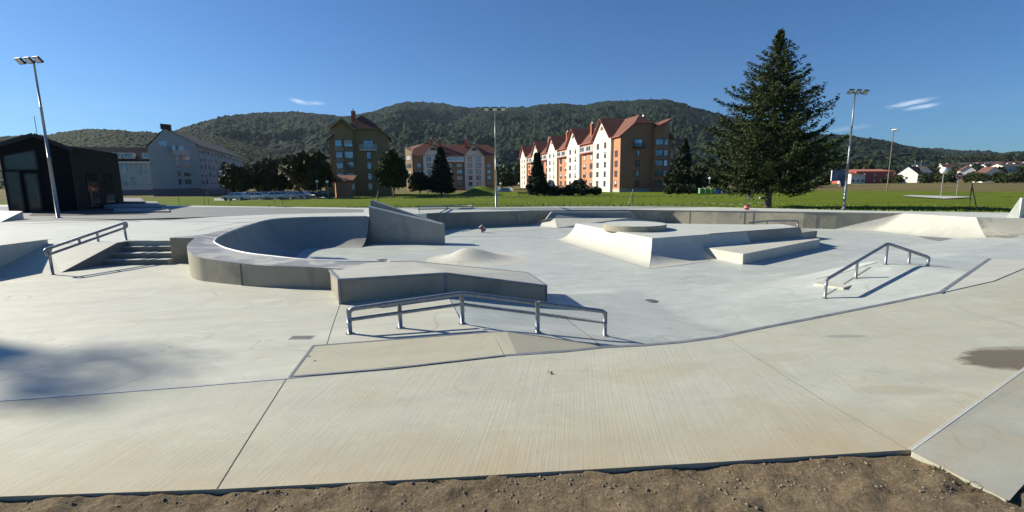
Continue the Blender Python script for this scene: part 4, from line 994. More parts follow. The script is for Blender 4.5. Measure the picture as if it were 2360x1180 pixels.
# the tree outside the frame whose crown shades the plaza
b = V(-48.5, 20.45, 0); tt_ = broadleaf('tall slim tree outside the left edge whose shadow falls on the plaza', b, 25.0, 1.15, M['leaf'], 380, trunk=.935, shape='spread')
# ================================================================= BUILDINGS
def apartment(label, O, e1, e2, Ln, Dp, zb, He, Hr, cols, bays=(), rows=5, fh=2.75, wing=True, end_windows=True, jh=.56, tower_mid=False, vaf=.73, orange_secs=(), gable_h=2.0, chim=(), name='apartment_building', roof='roof_red', fas='fascia', stripe_end=False, dormer=True, bw=1.25, win_mi=None, plinth='pale_plinth', end_col=None, balcony='woodwin', acon=False):
    t = thing(name, label, 'apartment building', tuple(O)); e1 = e1.normalized(); e2 = e2.normalized(); Z = V(0, 0, 1)
    def Q(u, v, z): return V(O.x, O.y, 0)+e1*u+e2*v+V(0, 0, zb+z)
    wallm, baym, endm = cols
    s = MB(); s.face([Q(0, 0, 0), Q(Ln, 0, 0), Q(Ln, 0, He), Q(0, 0, He)]); s.face([Q(0, Dp, 0), Q(Ln, Dp, 0), Q(Ln, Dp, He), Q(0, Dp, He)])
    s.build('facade', wallm, t)
    rv = Dp/2; hz = He+(Hr-He)*jh
    v1, v2 = rv*jh, Dp-rv*jh
    for u in (0, Ln):
        s = MB(); s.face([Q(u, 0, 0), Q(u, Dp, 0), Q(u, Dp, He), Q(u, v2, hz), Q(u, v1, hz), Q(u, 0, He)]); s.build('end_wall', endm, t)
    s = MB(); s.face([Q(-.04, -.04, 0), Q(-.04, Dp+.04, 0), Q(-.04, Dp+.04, .9), Q(-.04, -.04, .9)]); s.face([Q(-.04, -.04, 0), Q(Ln, -.04, 0), Q(Ln, -.04, .9), Q(-.04, -.04, .9)]); s.build('plinth', M[plinth], t)
    o_ = .55; k_ = (Hr-He)/rv; s = MB(); hu = (1-jh)*rv*.9
    ez = He-o_*k_*.6
    s.face([Q(-o_, -o_, ez), Q(Ln+o_, -o_, ez), Q(Ln+o_, v1, hz+.1), Q(Ln-hu, rv, Hr+.1), Q(hu, rv, Hr+.1), Q(-o_, v1, hz+.1)])
    s.face([Q(-o_, Dp+o_, ez), Q(Ln+o_, Dp+o_, ez), Q(Ln+o_, v2, hz+.1), Q(Ln-hu, rv, Hr+.1), Q(hu, rv, Hr+.1), Q(-o_, v2, hz+.1)])
    for u, sg in ((-o_, 1), (Ln+o_, -1)): s.face([Q(u, v1, hz+.1), Q(u, v2, hz+.1), Q(u+sg*(hu+o_), rv, Hr+.1)])
    rf = None
    bay_geo = []
    for (u0, u1, pr, gh) in bays:
        um = (u0+u1)/2; ga = He+gh; ov = .5; ge = He-ov*gh/((u1-u0)/2)*.5+gable_h*0
        vb = (ga-He)/k_ if k_ > 0 else Dp/2; vb = min(vb, rv)
        for a, sgn in ((u0-ov, 1), (u1+ov, -1)):
            s.face([Q(a, -pr-.5, ge), Q(um, -pr-.5, ga+.12), Q(um, vb, ga+.12), Q(a, 0, ge)])
    rf = s.build('roof', M[roof], t)
    for (u0, u1, pr, gh) in bays:
        um = (u0+u1)/2; ga = He+gh
        s = MB(); s.face([Q(u0, -pr, 0), Q(u1, -pr, 0), Q(u1, -pr, He), Q(um, -pr, ga), Q(u0, -pr, He)]); s.face([Q(u0, -pr, 0), Q(u0, 0, 0), Q(u0, 0, He), Q(u0, -pr, He)]); s.face([Q(u1, -pr, 0), Q(u1, 0, 0), Q(u1, 0, He), Q(u1, -pr, He)])
        s.build('gabled_bay', baym, t)
        s = MB(); ov = .5; ge = He-ov*gh/((u1-u0)/2)
        for a in (u0-ov, u1+ov): s.bar(Q(a, -pr-.5, ge), Q(um, -pr-.5, ga), .1, .55, up=e2)
        s.build('gable_board', M[fas], t)
    s = MB(); s.bar(Q(-o_, -o_, ez), Q(-o_, v1, hz), .12, .35, up=e1); s.bar(Q(-o_, v1, hz), Q(-o_, v2, hz), .12, .35, up=e1); s.bar(Q(-o_, v2, hz), Q(-o_, Dp+o_, ez), .12, .35, up=e1); s.bar(Q(-o_, -o_, ez), Q(Ln+o_, -o_, ez), .12, .2); s.build('eaves_board', M[fas], t)
    # windows: frame, reveal and glass in one piece, each window its own part
    rg = random.Random(int(abs(O.x))+5)
    def window(u, v, z, w_, h_, along, outn, frame='woodwin', blind=None, nm='window'):
        s = MB(); c = Q(u, v, z); al = along.normalized(); on = outn.normalized()
        for sx in (-1, 1): s.box(c+al*sx*(w_/2)+on*.02, al, on, Z, .06, .07, h_/2+.06, 0)
        for sz in (-1, 1): s.box(c+Z*sz*h_/2+on*.02, al, on, Z, w_/2-.06, .07, .06, 0)
        b = blind if blind is not None else rg.choice([0, 0, 0, .35, .6, 0, 1])
        if b < 1: s.face([c+al*(-w_/2)+on*.02-Z*h_/2, c+al*(w_/2)+on*.02-Z*h_/2, c+al*(w_/2)+on*.02+Z*(h_/2-b*h_), c-al*(w_/2)+on*.02+Z*(h_/2-b*h_)], 1)
        if b > 0: s.face([c+al*(-w_/2)+on*.04+Z*(h_/2-b*h_), c+al*(w_/2)+on*.04+Z*(h_/2-b*h_), c+al*(w_/2)+on*.04+Z*h_/2, c-al*(w_/2)+on*.04+Z*h_/2], 2)
        s.build(nm, [M[frame], M['glass'], M['blind']], t)
    for (u0, u1, pr, gh) in bays:
        um = (u0+u1)/2; q = (u1-u0)
        for r_i in range(rows):
            for du in (-.22, .20): window(um+du*q, -pr-.02, 1.9+r_i*fh+.3, bw*(1 if du < 0 else 1.25), 1.45, e1, -e2)
        s = MB(); pts = [Q(um+1.0*math.cos(a), -pr-.05, He+gh*.42+1.1*math.sin(a)) for a in [math.pi*k/8 for k in range(9)]]; s.face(pts); s.build('gable_window', M['woodwin'], t)
    for (u0, u1) in orange_secs:
        nwin = 2 if (u1-u0) > 7 else 1
        for r_i in range(rows-1):
            for k in range(nwin): window(u0+(u1-u0)*(k+.5)/nwin+(0 if nwin == 1 else 0), -.02, 1.9+r_i*fh+.3, 2.2 if nwin > 1 else 1.5, 1.5, e1, -e2)
        if nwin > 1 and dormer:
            zt_ = 1.9+(rows-1)*fh+.2; s = MB(); s.box(Q((u0+u1)/2, -.3, zt_), e1, e2, Z, (u1-u0)/2-.15, .35, .95, 0); n_ = 6
            for k in range(n_):
                w_ = (u1-u0-.6)/n_; c = u0+.3+w_*(k+.5); s.face([Q(c-w_*.42, -.67, zt_-.45), Q(c+w_*.42, -.67, zt_-.45), Q(c+w_*.42, -.67, zt_+.75), Q(c-w_*.42, -.67, zt_+.75)], 1 if k % 3 else 2)
            s.build('glazed_loggia', [M['white'] if fas != 'fascia' else M['blind'], M['glass'], M['blind']], t)
            s = MB(); s.bar(Q(u0+.1, -.72, zt_-1.0), Q(u1-.1, -.72, zt_-1.0), .12, .3); s.build('loggia_rail', M[fas], t)
    if end_windows:
        uc = Dp*.40
        for r_i in range(rows-1): window(-.02, uc, 1.9+r_i*fh+.3, .95, 1.5, e2, -e1)
        window(-.02, uc, 1.9+(rows-1)*fh+.3, 2.2, 1.9, e2, -e1, blind=0, nm='balcony_door')
        s = MB(); zz_ = 1.9+(rows-1)*fh-.9
        s.box(Q(-.6, uc, zz_), e1, e2, Z, .6, 1.8, .08)
        for k in range(13): s.bar(Q(-1.15, uc-1.75+k*3.5/12, zz_), Q(-1.15, uc-1.75+k*3.5/12, zz_+1.05), .06, .06)
        s.bar(Q(-1.15, uc-1.8, zz_+1.05), Q(-1.15, uc+1.8, zz_+1.05), .08, .08)
        for e_ in (-1.8, 1.8): s.bar(Q(-1.15, uc+e_, zz_+1.05), Q(0, uc+e_, zz_+1.05), .08, .08)
        s.build('balcony', M[balcony], t)
    if wing:
        # a corner tower with its own tall mono-pitch roof
        va, vb_ = Dp*vaf, Dp*vaf+4.2; zl, zh = He+1.6, He+4.0; pl_ = [(-1.0, va), (-1.9, va+2.0), (-.6, vb_), (5, vb_+.4), (5, va)]
        zm = zl+(zh-zl)*.5; ze = zh
        if tower_mid: zm, ze, zl = He+3.6, He+1.6, He+1.4
        tops_ = [zl, zm, ze, ze, zl]
        s = MB(); n_ = len(pl_)
        for i in range(n_):
            (a0_, b0_), (a1_, b1_) = pl_[i], pl_[(i+1) % n_]; s.face([Q(a0_, b0_, 0), Q(a1_, b1_, 0), Q(a1_, b1_, tops_[(i+1) % n_]), Q(a0_, b0_, tops_[i])])
        s.build('corner_tower', endm, t)
        s = MB(); s.face([Q(-1.6, va-.4, zl+.15), Q(-2.7, va+2.0, zm+.2), Q(5.4, va+2.0, zm+.2), Q(5.4, va-.4, zl+.15)]); s.face([Q(-2.7, va+2.0, zm+.2), Q(-1.1, vb_+.5, ze+.3), Q(5.4, vb_+.9, ze+.3), Q(5.4, va+2.0, zm+.2)]); s.build('tower_roof', M[roof], t)
        s = MB(); s.bar(Q(-1.6, va-.4, zl), Q(-2.7, va+2.0, zm+.05), .15, .4); s.bar(Q(-2.7, va+2.0, zm+.05), Q(-1.1, vb_+.5, ze+.15), .15, .4); s.build('tower_board', M[fas], t)
        s = MB(); s.face([Q(0, vb_, 0), Q(0, vb_+1.0, 0), Q(0, vb_+1.0, He-1.0), Q(0, vb_, He)]); s.face([Q(0, vb_+1.0, 0), Q(8, vb_+1.0, 0), Q(8, vb_+1.0, He-1), Q(0, vb_+1.0, He-1)]); s.build('side_wall', endm, t)
        s = MB(); s.bar(Q(-.4, vb_-.2, He+.4), Q(-.4, vb_+1.5, He-1.1), .9, .3); s.build('side_eave', M[roof], t)
        d1 = (Q(-1.9, va+2.0, 0)-Q(-1.0, va, 0)).normalized(); n1 = V(d1.y, -d1.x, 0); n1 = n1 if n1.dot(e1) < 0 else -n1
        d2 = (Q(-.6, vb_, 0)-Q(-1.9, va+2.0, 0)).normalized(); n2 = V(d2.y, -d2.x, 0); n2 = n2 if n2.dot(e1) < 0 else -n2
        for r_i in range(rows):
            z = 1.9+r_i*fh+.3+(.2 if r_i == rows-1 else 0)
            window(-1.5, va+1.08, z, 1.9, 1.5, d1, n1); window(-1.25, va+3.1, z, 1.9, 1.5, d2, n2)
        if stripe_end:
            for r_i in range(rows-1):
                s = MB(); c = Q(-1.25, va+3.1, 1.9+r_i*fh+.3+fh/2)+n2*.03; s.face([c-d2*1.1-Z*.55, c+d2*1.1-Z*.55, c+d2*1.1+Z*.55, c-d2*1.1+Z*.55]); s.build('panel', M['olive_light'], t)
    for (u, v, h) in chim:
        s = MB(); zc = He+min(v, Dp-v)*k_; c = Q(u, v, 0); s.box(V(c.x, c.y, zb+zc+h/2-.3), e1, e2, Z, .55, .45, h/2+.5); s.build('chimney', M['brick'], rf)
        s = MB(); s.box(V(c.x, c.y, zb+zc+h+.35), e1, e2, Z, .3, .12, .35); s.build('chimney_pot', M['white'], rf)
    return t
# --- long orange and white building
dC = 122.; O = PD(1427, 440, dC/ math.cos(math.atan(247/F))); O = V(27.6, 122, 0); zb = -.75
e1 = V(-.193, .981, 0); e2 = V(.981, .193, 0)
He = zat(1431, 311, O)-zb; Hr = zat(1463, 266, O+e2*6+e1*2.6)-zb
gz0 = O+e1*11; gap = zat(1387, 274, gz0)-zb-He
bays = [(4.6+24.6*k, 17.3+24.6*k, .7, gap) for k in range(5)]
osec = [(.3, 4.4)]+[(17.5+24.6*k, 29.0+24.6*k) for k in range(4)]
apartment('long orange apartment building with five white gables and red tiled roofs', O, e1, e2, 118, 12.0, zb, He, Hr, (M['orange'], M['cream'], M['orange_end']), bays, orange_secs=osec, chim=[(21+24.6*k, 3.2, 2.6) for k in range(5)]+[(28+24.6*k, 3.0, 3.2) for k in range(4)]+[(4.5, 8.2, 1.6)], rows=5, fh=(He-1.6)/5)
# --- dark olive building
O2 = PD(902, 440, 112); O2.z = 0; h2 = zat(901, 316, O2)-(-.7)
r2 = zat(842, 264, O2+V(-6, 2, 0))+.7
apartment('dark olive brown apartment tower with red roof and angled corner windows', O2, V(-.225, .974, 0), V(-.974, -.225, 0), 15, 11.2, -.72, h2, h2+5.2, (M['olive'], M['olive'], M['olive']), (), rows=5, fh=(h2-1.6)/5, chim=[(3, 7.5, 2.2), (14, 3.5, 1.2)], fas='fascia_tan', stripe_end=True, plinth='olive', balcony='white', jh=.34, tower_mid=True, vaf=.67)
# --- middle building, front facade towards us
Om = PD(956, 440, 178); Om.z = 0; Em = PD(1139, 440, 182); Em.z = 0; Lm = (Em-Om).length
hm_ = zat(956, 357, Om)+.7; rm_ = zat(1000, 333, Om+V(0, 7, 0))+.7; k1_ = Lm/183
apartment('tan apartment building with two white gables and red roof in the middle distance', Om, (Em-Om), V(0, 1, 0), Lm, 13, -.7, hm_, rm_, (M['tan'], M['bay'], M['tan']), [(22*k1_, 67*k1_, .6, 3.8), (115*k1_, 161*k1_, .6, 3.8)], orange_secs=[(.3, 21*k1_), (68*k1_, 114*k1_), (162*k1_, Lm-.3)], rows=5, fh=(hm_-1.4)/5, wing=False, end_windows=False, fas='fascia_tan', chim=[(35*k1_, 5, 2.6), (56*k1_, 5, 2.8), (116*k1_, 5, 2.8), (136*k1_, 4, 1.5)], plinth='tan')
# wing at its left, sunlit
s = MB()
Ow = PD(938, 440, 186); Ow.z = 0; Ow2 = PD(950, 440, 190); t = thing('apartment_wing', 'narrow sunlit tan corner block left of the two white gables', 'apartment building', tuple(Ow))
hz_ = zat(938, 340, Ow); a = V(Ow.x, Ow.y, 0); s.prism([V(a.x, a.y, hz_), V(a.x+3.2, a.y-3.5, hz_-1.6), V(a.x+4, a.y+8, hz_), V(a.x+.5, a.y+9, hz_+.3)], -.8); s.build('tower_wall', M['tan'], t)
s = MB(); s.face([V(a.x-.6, a.y-.3, hz_+.1), V(a.x+3.3, a.y-4.1, hz_-1.6), V(a.x+9, a.y+2, hz_+.3), V(a.x+5, a.y+9, hz_+2.0), V(a.x-.2, a.y+9, hz_+.8)]); s.build('tower_roof', M['roof_red'], t)
for k in range(4):
    c = V(a.x+1.6, a.y-1.75, hz_-4.0-k*2.8); s = MB(); s.box(c, V(3.2, -3.5, 0), V(-3.5, -3.2, 0), V(0, 0, 1), 1.4, .12, .7); s.build('window', M['glass'] if k % 2 else M['blind'], t)
# --- pale buildings at the left
def slab_block(label, name, pts, zb, heights, ridge, wallm, roofm, rows, ncol_front, plan_roof):
    pass
def grey_building():
    C0 = PD(464, 447, 163); C0.z = 0; A0 = PD(354, 448, 158); A0.z = 0; B0 = PD(566, 442, 236); B0.z = 0
    t = thing('apartment_building', 'blue grey apartment block with a tall windowless gable end and dark roof', 'apartment building', tuple(C0)); zb = -.9
    ed_ = (A0-C0).normalized(); fd = (B0-C0).normalized(); W_ = (A0-C0).length; Lf = (B0-C0).length; he = zat(453, 331, C0); hl = zat(342, 338, A0); hr = zat(388, 297, C0.lerp(A0, .62))
    def Q(u, v, z): return C0+ed_*u+fd*v+V(0, 0, z)
    s = MB(); um = W_*.62; s.face([Q(0, 0, zb), Q(W_, 0, zb), Q(W_, 0, hl), Q(um, 0, hr), Q(0, 0, he)]); s.build('gable_wall', M['grey_wall'], t)
    s = MB(); s.face([Q(0, 0, zb), Q(0, Lf, zb), Q(0, Lf, he), Q(0, 0, he)]); s.face([Q(W_, 0, zb), Q(W_, Lf, zb), Q(W_, Lf, hl), Q(W_, 0, hl)]); s.face([Q(0, Lf, zb), Q(W_, Lf, zb), Q(W_, Lf, hl), Q(um, Lf, hr), Q(0, Lf, he)]); s.build('facade', M['grey_wall'], t)
    s = MB(); s.face([Q(-.8, -.3, he-.3), Q(-.8, Lf, he-.3), Q(um, Lf, hr+.2), Q(um, -.3, hr+.2)]); s.face([Q(um, -.3, hr+.2), Q(um, Lf, hr+.2), Q(W_+.5, Lf, hl-.2), Q(W_+.5, -.3, hl-.2)]); rf = s.build('roof', M['roof_dark'], t)
    s = MB(); s.box(Q(um, 1.2, hr+.6), ed_, fd, V(0, 0, 1), 1.2, .5, .7); s.build('chimney', M['roof_dark'], rf)
    s = MB(); s.bar(Q(-.85, -.3, he-.45), Q(-.85, Lf, he-.45), .2, .35); s.build('gutter', M['blind'], t)
    s = MB(); s.face([Q(-.03, -.03, zb), Q(W_, -.03, zb), Q(W_, -.03, 1.3), Q(-.03, -.03, 1.3)]); s.face([Q(-.03, -.03, zb), Q(-.03, Lf, zb), Q(-.03, Lf, 1.1), Q(-.03, -.03, 1.1)]); s.build('plinth', M['plinth'], t)
    en = ed_.cross(V(0, 0, 1)); en = en if en.y < 0 else -en; fn_ = fd.cross(V(0, 0, 1)); fn_ = fn_ if fn_.x > 0 else -fn_
    def win(c, al, on, w_, h_, b):
        s = MB(); s.box(c, al, on, V(0, 0, 1), w_/2, .08, h_/2, 0); s.face([c+on*.1-al*w_*.42-V(0, 0, h_*.42), c+on*.1+al*w_*.42-V(0, 0, h_*.42), c+on*.1+al*w_*.42+V(0, 0, h_*(.42-b)), c+on*.1-al*w_*.42+V(0, 0, h_*(.42-b))], 1); s.build('window', [M['blind'], M['glass']], t)
    rg = random.Random(3)
    fh_ = (he-2.2)/5.2
    for r_i in range(4):
        z = 3.1+r_i*fh_; win(Q(3.1, -.03, z), ed_, en, 2.1, 1.6, rg.choice([0, .4, .2])); win(Q(5.2, -.03, z), ed_, en, .9, 1.8, 0)
    s = MB(); s.box(Q(4.2, -.5, 2.2+4*fh_), ed_, en, V(0, 0, 1), 2.1, .7, .75); s.build('balcony', M['blind'], t); win(Q(3.5, -1.42, 3.4+4*fh_), ed_, en, 1.6, 1.4, .2); win(Q(5.4, -1.42, 3.4+4*fh_), ed_, en, .9, 1.4, .2)
    s = MB(); s.face([Q(7.2, -.06, hr-5.2), Q(8.4, -.06, hr-5.2), Q(8.4, -.06, hr-4.0), Q(7.2, -.06, hr-4.0)]) if False else s.box(Q(W_*.70, -.04, hr-4.0), ed_, en, V(0, 0, 1), .9, .06, .7); s.build('attic_window', M['glass'], t)
    nc = 15
    for k in range(nc):
        v = Lf*(k+.6)/nc
        for r_i in range(5):
            if r_i == 4: win(Q(-.04, v, 3.2+r_i*fh_), fd, fn_, 3.0, 1.5, rg.choice([0, .2, .5]))
            else: win(Q(-.04, v, 3.1+r_i*fh_), fd, fn_, 1.6, 1.7, rg.choice([0, .2, .5]))
    # second, paler block behind
    C1 = PD(150, 445, 196); C1.z = 0; C2 = PD(356, 447, 188); C2.z = 0; t = thing('apartment_building', 'pale grey apartment block with dormers behind the black pavilion', 'apartment building', tuple(C1)); d = (C2-C1).normalized(); Ln = (C2-C1).length; nn_ = V(d.y, -d.x, 0); nn_ = nn_ if nn_.y < 0 else -nn_
    he = zat(300, 372, C1.lerp(C2, .7)); hr = zat(300, 349, C1.lerp(C2, .7))+1.5
    def Q(u, v, z): return C1+d*u-nn_*v+V(0, 0, z)
    s = MB(); s.face([Q(0, 0, -.9), Q(Ln, 0, -.9), Q(Ln, 0, he), Q(0, 0, he)]); s.build('facade', M['grey_wall2'], t)
    s = MB(); s.face([Q(0, -.03, -.9), Q(Ln, -.03, -.9), Q(Ln, -.03, .9), Q(0, -.03, .9)]); s.build('plinth', M['plinth'], t)
    s = MB(); s.face([Q(0, -.9, he-.2), Q(Ln, -.9, he-.2), Q(Ln, 5, hr), Q(0, 5, hr)]); s.face([Q(0, 5, hr), Q(Ln, 5, hr), Q(Ln, 14, he), Q(0, 14, he)]); rf = s.build('roof', M['roof_dark'], t)
    s = MB(); s.bar(Q(0, -.95, he-.3), Q(Ln, -.95, he-.3), .2, .35); s.build('gutter', M['white'], t)
    for u in [Ln*f for f in (.27, .30+.0, .63, .76, .98)]:
        s = MB(); s.box(Q(u, .6, he+1.7), d, nn_, V(0, 0, 1), 1.3, 1.2, .9); s.build('dormer', M['grey_wall2'], rf); 
        s = MB(); s.box(Q(u, -.62, he+1.8), d, nn_, V(0, 0, 1), .9, .04, .5); s.build('dormer_window', M['glass'], rf)
    fh_ = (he-2)/4.3
    for k in range(11):
        u = Ln*(k+.5)/11
        for r_i in range(3):
            z = 2.9+r_i*fh_; s = MB(); c = Q(u, -.03, z); b = rg.choice([0, .3, .8]); s.box(c, d, nn_, V(0, 0, 1), .70, .08, .75, 0); s.face([c+nn_*.1-d*.6-V(0, 0, .65), c+nn_*.1+d*.6-V(0, 0, .65), c+nn_*.1+d*.6+V(0, 0, .65-b*1.3), c+nn_*.1-d*.6+V(0, 0, .65-b*1.3)], 1); s.build('window', [M['blind'], M['glass']], t)
    for k in range(18):
        s = MB(); s.box(Q(Ln*(k+.5)/18, -.1, he-1.7), d, nn_, V(0, 0, 1), Ln/18*.42, .1, .95); s.build('loggia_window', M['glass'] if k % 3 == 0 else M['blind'], t)
grey_building()
# --- black timber pavilion
def pavilion():
    # front gable towards us, long side running away to the right
    FR = P(186, 474, .6); FR.z = 0; d1 = 40.; FL = None
    zg = .6; Cn = PD(178, 470, 45); Cn.z = 0; Bk = PD(281, 462, 53.5); Bk.z = 0; Lt = PD(-150, 480, 45); Lt.z = 0
    t = thing('pavilion', 'black timber clad pavilion with pitched roof at the left edge', 'pavilion', tuple(Cn))
    he = zat(165, 342, Cn); ap = Cn.lerp(Lt, .30); ap = None
    dF_ = (Lt-Cn).normalized(); dS = (Bk-Cn).normalized()
    # apex position along the front
    best = None
    for k in range(200):
        q = Cn+dF_*(k*.05); d = ray(82, 313)
        e = abs(q.x/q.y-d.x/d.y)
        if best is None or e < best[0]: best = (e, q, k*.05)
    ap = best[1]; ha = zat(82, 313, ap); W2 = best[2]*2.15
    wood = NT('black_timber_cladding'); bn = wood.noise(1, 3, .5, wood.map((6, 6, .2))); mw = wood.done(wood.mix(bn, (.005, .005, .005), (.010, .009, .008)), .75, wood.bump(bn, .6, .03), spec=.2)
    def Q(u, v, z): return Cn+dF_*u+dS*v+V(0, 0, z)
    Lf = (Bk-Cn).length
    um = best[2]
    s = MB(); s.face([Q(0, 0, .3), Q(W2, 0, .3), Q(W2, 0, he), Q(um, 0, ha), Q(0, 0, he)]); s.face([Q(W2, 0, .3), Q(W2, Lf, .3), Q(W2, Lf, he), Q(W2, 0, he)]); s.face([Q(0, 0, .3), Q(0, Lf, .3), Q(0, Lf, he), Q(0, 0, he)]); s.face([Q(0, Lf, .3), Q(W2, Lf, .3), Q(W2, Lf, he), Q(0, Lf, he)]); s.build('wall', mw, t)
    sn = dS.cross(V(0, 0, 1)); sn = sn if sn.x > 0 else -sn; s = MB()
    nb = 34
    for k in range(nb+1): s.box(Q(0, Lf*k/nb, (he+.3)/2+.15)+sn*.05, dS, sn, V(0, 0, 1), .06, .06, (he-.3)/2, 0)
    s.build('batten', simple('brown_black_batten', (.024, .019, .013), .7), t)
    s = MB(); o_ = .25
    for a_, b_ in ((0-o_, um), (W2+o_, um)): s.face([Q(a_, -o_, he-.1), Q(b_, -o_, ha+.08), Q(b_, Lf+o_, he+.1), Q(a_, Lf+o_, he-.1)])
    s.bar(Q(-o_, -o_, he-.1), Q(um, -o_, ha+.05), .1, .25); s.bar(Q(W2+o_, -o_, he-.1), Q(um, -o_, ha+.05), .1, .25)
    rf = s.build('roof', M['black'], t)
    s = MB(); s.bar(Q(um, .3, ha), Q(um, .3, ha+1.3), .025, .025); s.build('lightning_rod', M['steel'], rf)
    fn_ = V(-dF_.y, dF_.x, 0); fn_ = fn_ if fn_.y < 0 else -fn_
    def pane(u0, u1, z0, z1, z1b=None, mat='glass', nm='window'):
        s = MB(); a = fn_*.06; z1b = z1b or z1; s.face([Q(u0, 0, z0)+a, Q(u1, 0, z0)+a, Q(u1, 0, z1b)+a, Q(u0, 0, z1)+a]); o = s.build(nm, M[mat], t)
        s = MB()
        for p, q in ((Q(u0, 0, z0), Q(u1, 0, z0)), (Q(u1, 0, z0), Q(u1, 0, z1b)), (Q(u1, 0, z1b), Q(u0, 0, z1)), (Q(u0, 0, z1), Q(u0, 0, z0))): s.bar(p+a*1.6, q+a*1.6, .09, .09, up=fn_)
        s.build('window_frame', M['black'], o)
    hz = he-.3
    M['pav_glass'] = simple('greenish_pavilion_glass', (.030, .036, .032), .08, 0, .5, .6)
    ua, ub = um*.86 if um > 2 else 2, um*1.0
    def upx(px, py):
        dd = ray(px, py); b_ = min(range(0, 400), key=lambda k: abs((Cn+dF_*(k*.04)).x/(Cn+dF_*(k*.04)).y-dd.x/dd.y)); return b_*.04
    u_a, u_b = upx(88, 400), upx(14, 400); z_s = zat(50, 391, Q((u_a+u_b)/2, 0, 0)); z_ta = zat(82, 346, Q(u_a, 0, 0)); z_tb = zat(12, 360, Q(u_b, 0, 0))
    pane(u_a, u_b, z_s, z_ta, z_tb, 'pav_glass'); u_c, u_d = upx(92, 440), upx(62, 440); pane(u_c, u_d, .65, z_s-.25, None, 'pav_glass', 'glass_door'); u_e, u_f = upx(50, 440), upx(20, 440); pane(u_e, u_f, .65, z_s-.15, None, 'pav_glass')
    for f0, f1 in ((.20, .42), (.56, .76)):
        s = MB(); a = sn*.14; s.face([Q(0, Lf*f0, .65)+a, Q(0, Lf*f1, .65)+a, Q(0, Lf*f1, he*.66)+a, Q(0, Lf*f0, he*.66)+a]); s.build('window', M['pav_glass'], t)
    s = MB(); a = sn*.16; s.face([Q(0, Lf*.215, .75)+a, Q(0, Lf*.26, .75)+a, Q(0, Lf*.26, he*.45)+a, Q(0, Lf*.215, he*.45)+a]); s.build('inner_door', simple('orange_wood_door', (.16, .06, .02), .6), t)
    return Q
PQ = pavilion()
# low concrete terraces by the pavilion, dark concrete standing in for its shade
for i, (x0, x1, y0, y1, h) in enumerate(((225, 325, 472, 463, .32), (240, 362, 480, 468, .18), (262, 382, 488, 474, .08))):
    a, b, c, d = P(x0, y0+2, .6), P(x1+10, y0+2, .6), P(x1, y1, .6), P(x0, y1, .6); s = MB(); s.prism([V(p.x, p.y, .6+h+.003*i) for p in (a, b, c, d)], .55)
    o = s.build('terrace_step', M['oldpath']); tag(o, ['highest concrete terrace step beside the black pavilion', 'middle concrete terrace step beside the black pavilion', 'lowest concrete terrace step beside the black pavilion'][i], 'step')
s = MB(); s.poly([P(66, 498, .606), P(212, 497, .606), P(345, 494.5, .606), P(300, 483, .606), P(225, 478, .606), P(90, 479, .606)]); o = s.build('dark_patch', simple('dark_patch_surface', (.025, .024, .022), .95), None); tag(o, 'dark flat patch in front of the black pavilion', 'ground patch')  # flat near-black sheet laid on the deck
s = MB(); s.prism([P(-60, 505, .63), P(0, 512, .61), P(52, 487, 1.0), P(-60, 484, 1.0)], .58); o = s.build('concrete_ramp', M['deck']); tag(o, 'sunlit concrete ramp end at the left edge before the pavilion', 'ramp')
# ================================================================= LAMPS, SIGNS, STREET FURNITURE
def floodlight(label, base, topz, arm, yaw, group='floodlight masts round the skatepark'):
    t = thing('floodlight_mast', label, 'floodlight mast', tuple(base), group); H = topz-base.z
    for (z0, z1, r) in ((0, H*.40, .085), (H*.40, H*.72, .062), (H*.72, H, .048)):
        s = MB(); s.tube([base+V(0, 0, z0-.02), base+V(0, 0, z1)], [r, r*.92], 14); s.build('pole', M['steel'], t, smooth=True)
    s = MB(); s.lathe(base, [(0, .03), (.17, .03), (.17, -.02)], 16); s.build('base_plate', M['steel'], t)
    c, sn = math.cos(yaw), math.sin(yaw); ax = V(c, sn, 0); fw_ = V(sn, -c, 0); tp = base+V(0, 0, H)
    s = MB(); s.bar(tp-ax*(arm*1.2), tp+ax*arm*1.05, .07, .07); s.build('cross_arm', M['dark_metal'], t)
    for k in (-1, 0, 1):
        cc = tp+ax*k*arm+fw_*.2+V(0, 0, .02); n = (fw_*.75-V(0, 0, .66)).normalized(); up = ax.cross(n)
        s = MB(); s.box(cc, ax, up, n, .20, .17, .045); hd = s.build('lamp_head', M['dark_metal'], t, bevel=.015)
        s = MB(); s.box(cc+n*.047, ax, up, n, .155, .125, .006); s.build('lens', M['lens'], hd)
        s = MB(); s.bar(cc-n*.04, tp+ax*k*arm, .05, .05); s.build('bracket', M['dark_metal'], hd)
    return t
b = P(135, 502.5, .6); floodlight('tall grey floodlight mast in front of the black pavilion', b, zat(85, 143, b), .58, R(-12))
b = hit(1144, 481, zdeck); floodlight('tall pale floodlight mast on the far deck in the picture centre', b, zat(1140, 253, b), .62, R(0))
b = hit(1944, 485, zland); b.z = .15; floodlight('tall dark floodlight mast right of the big spruce', b, zat(1975, 213, b), .62, R(14))
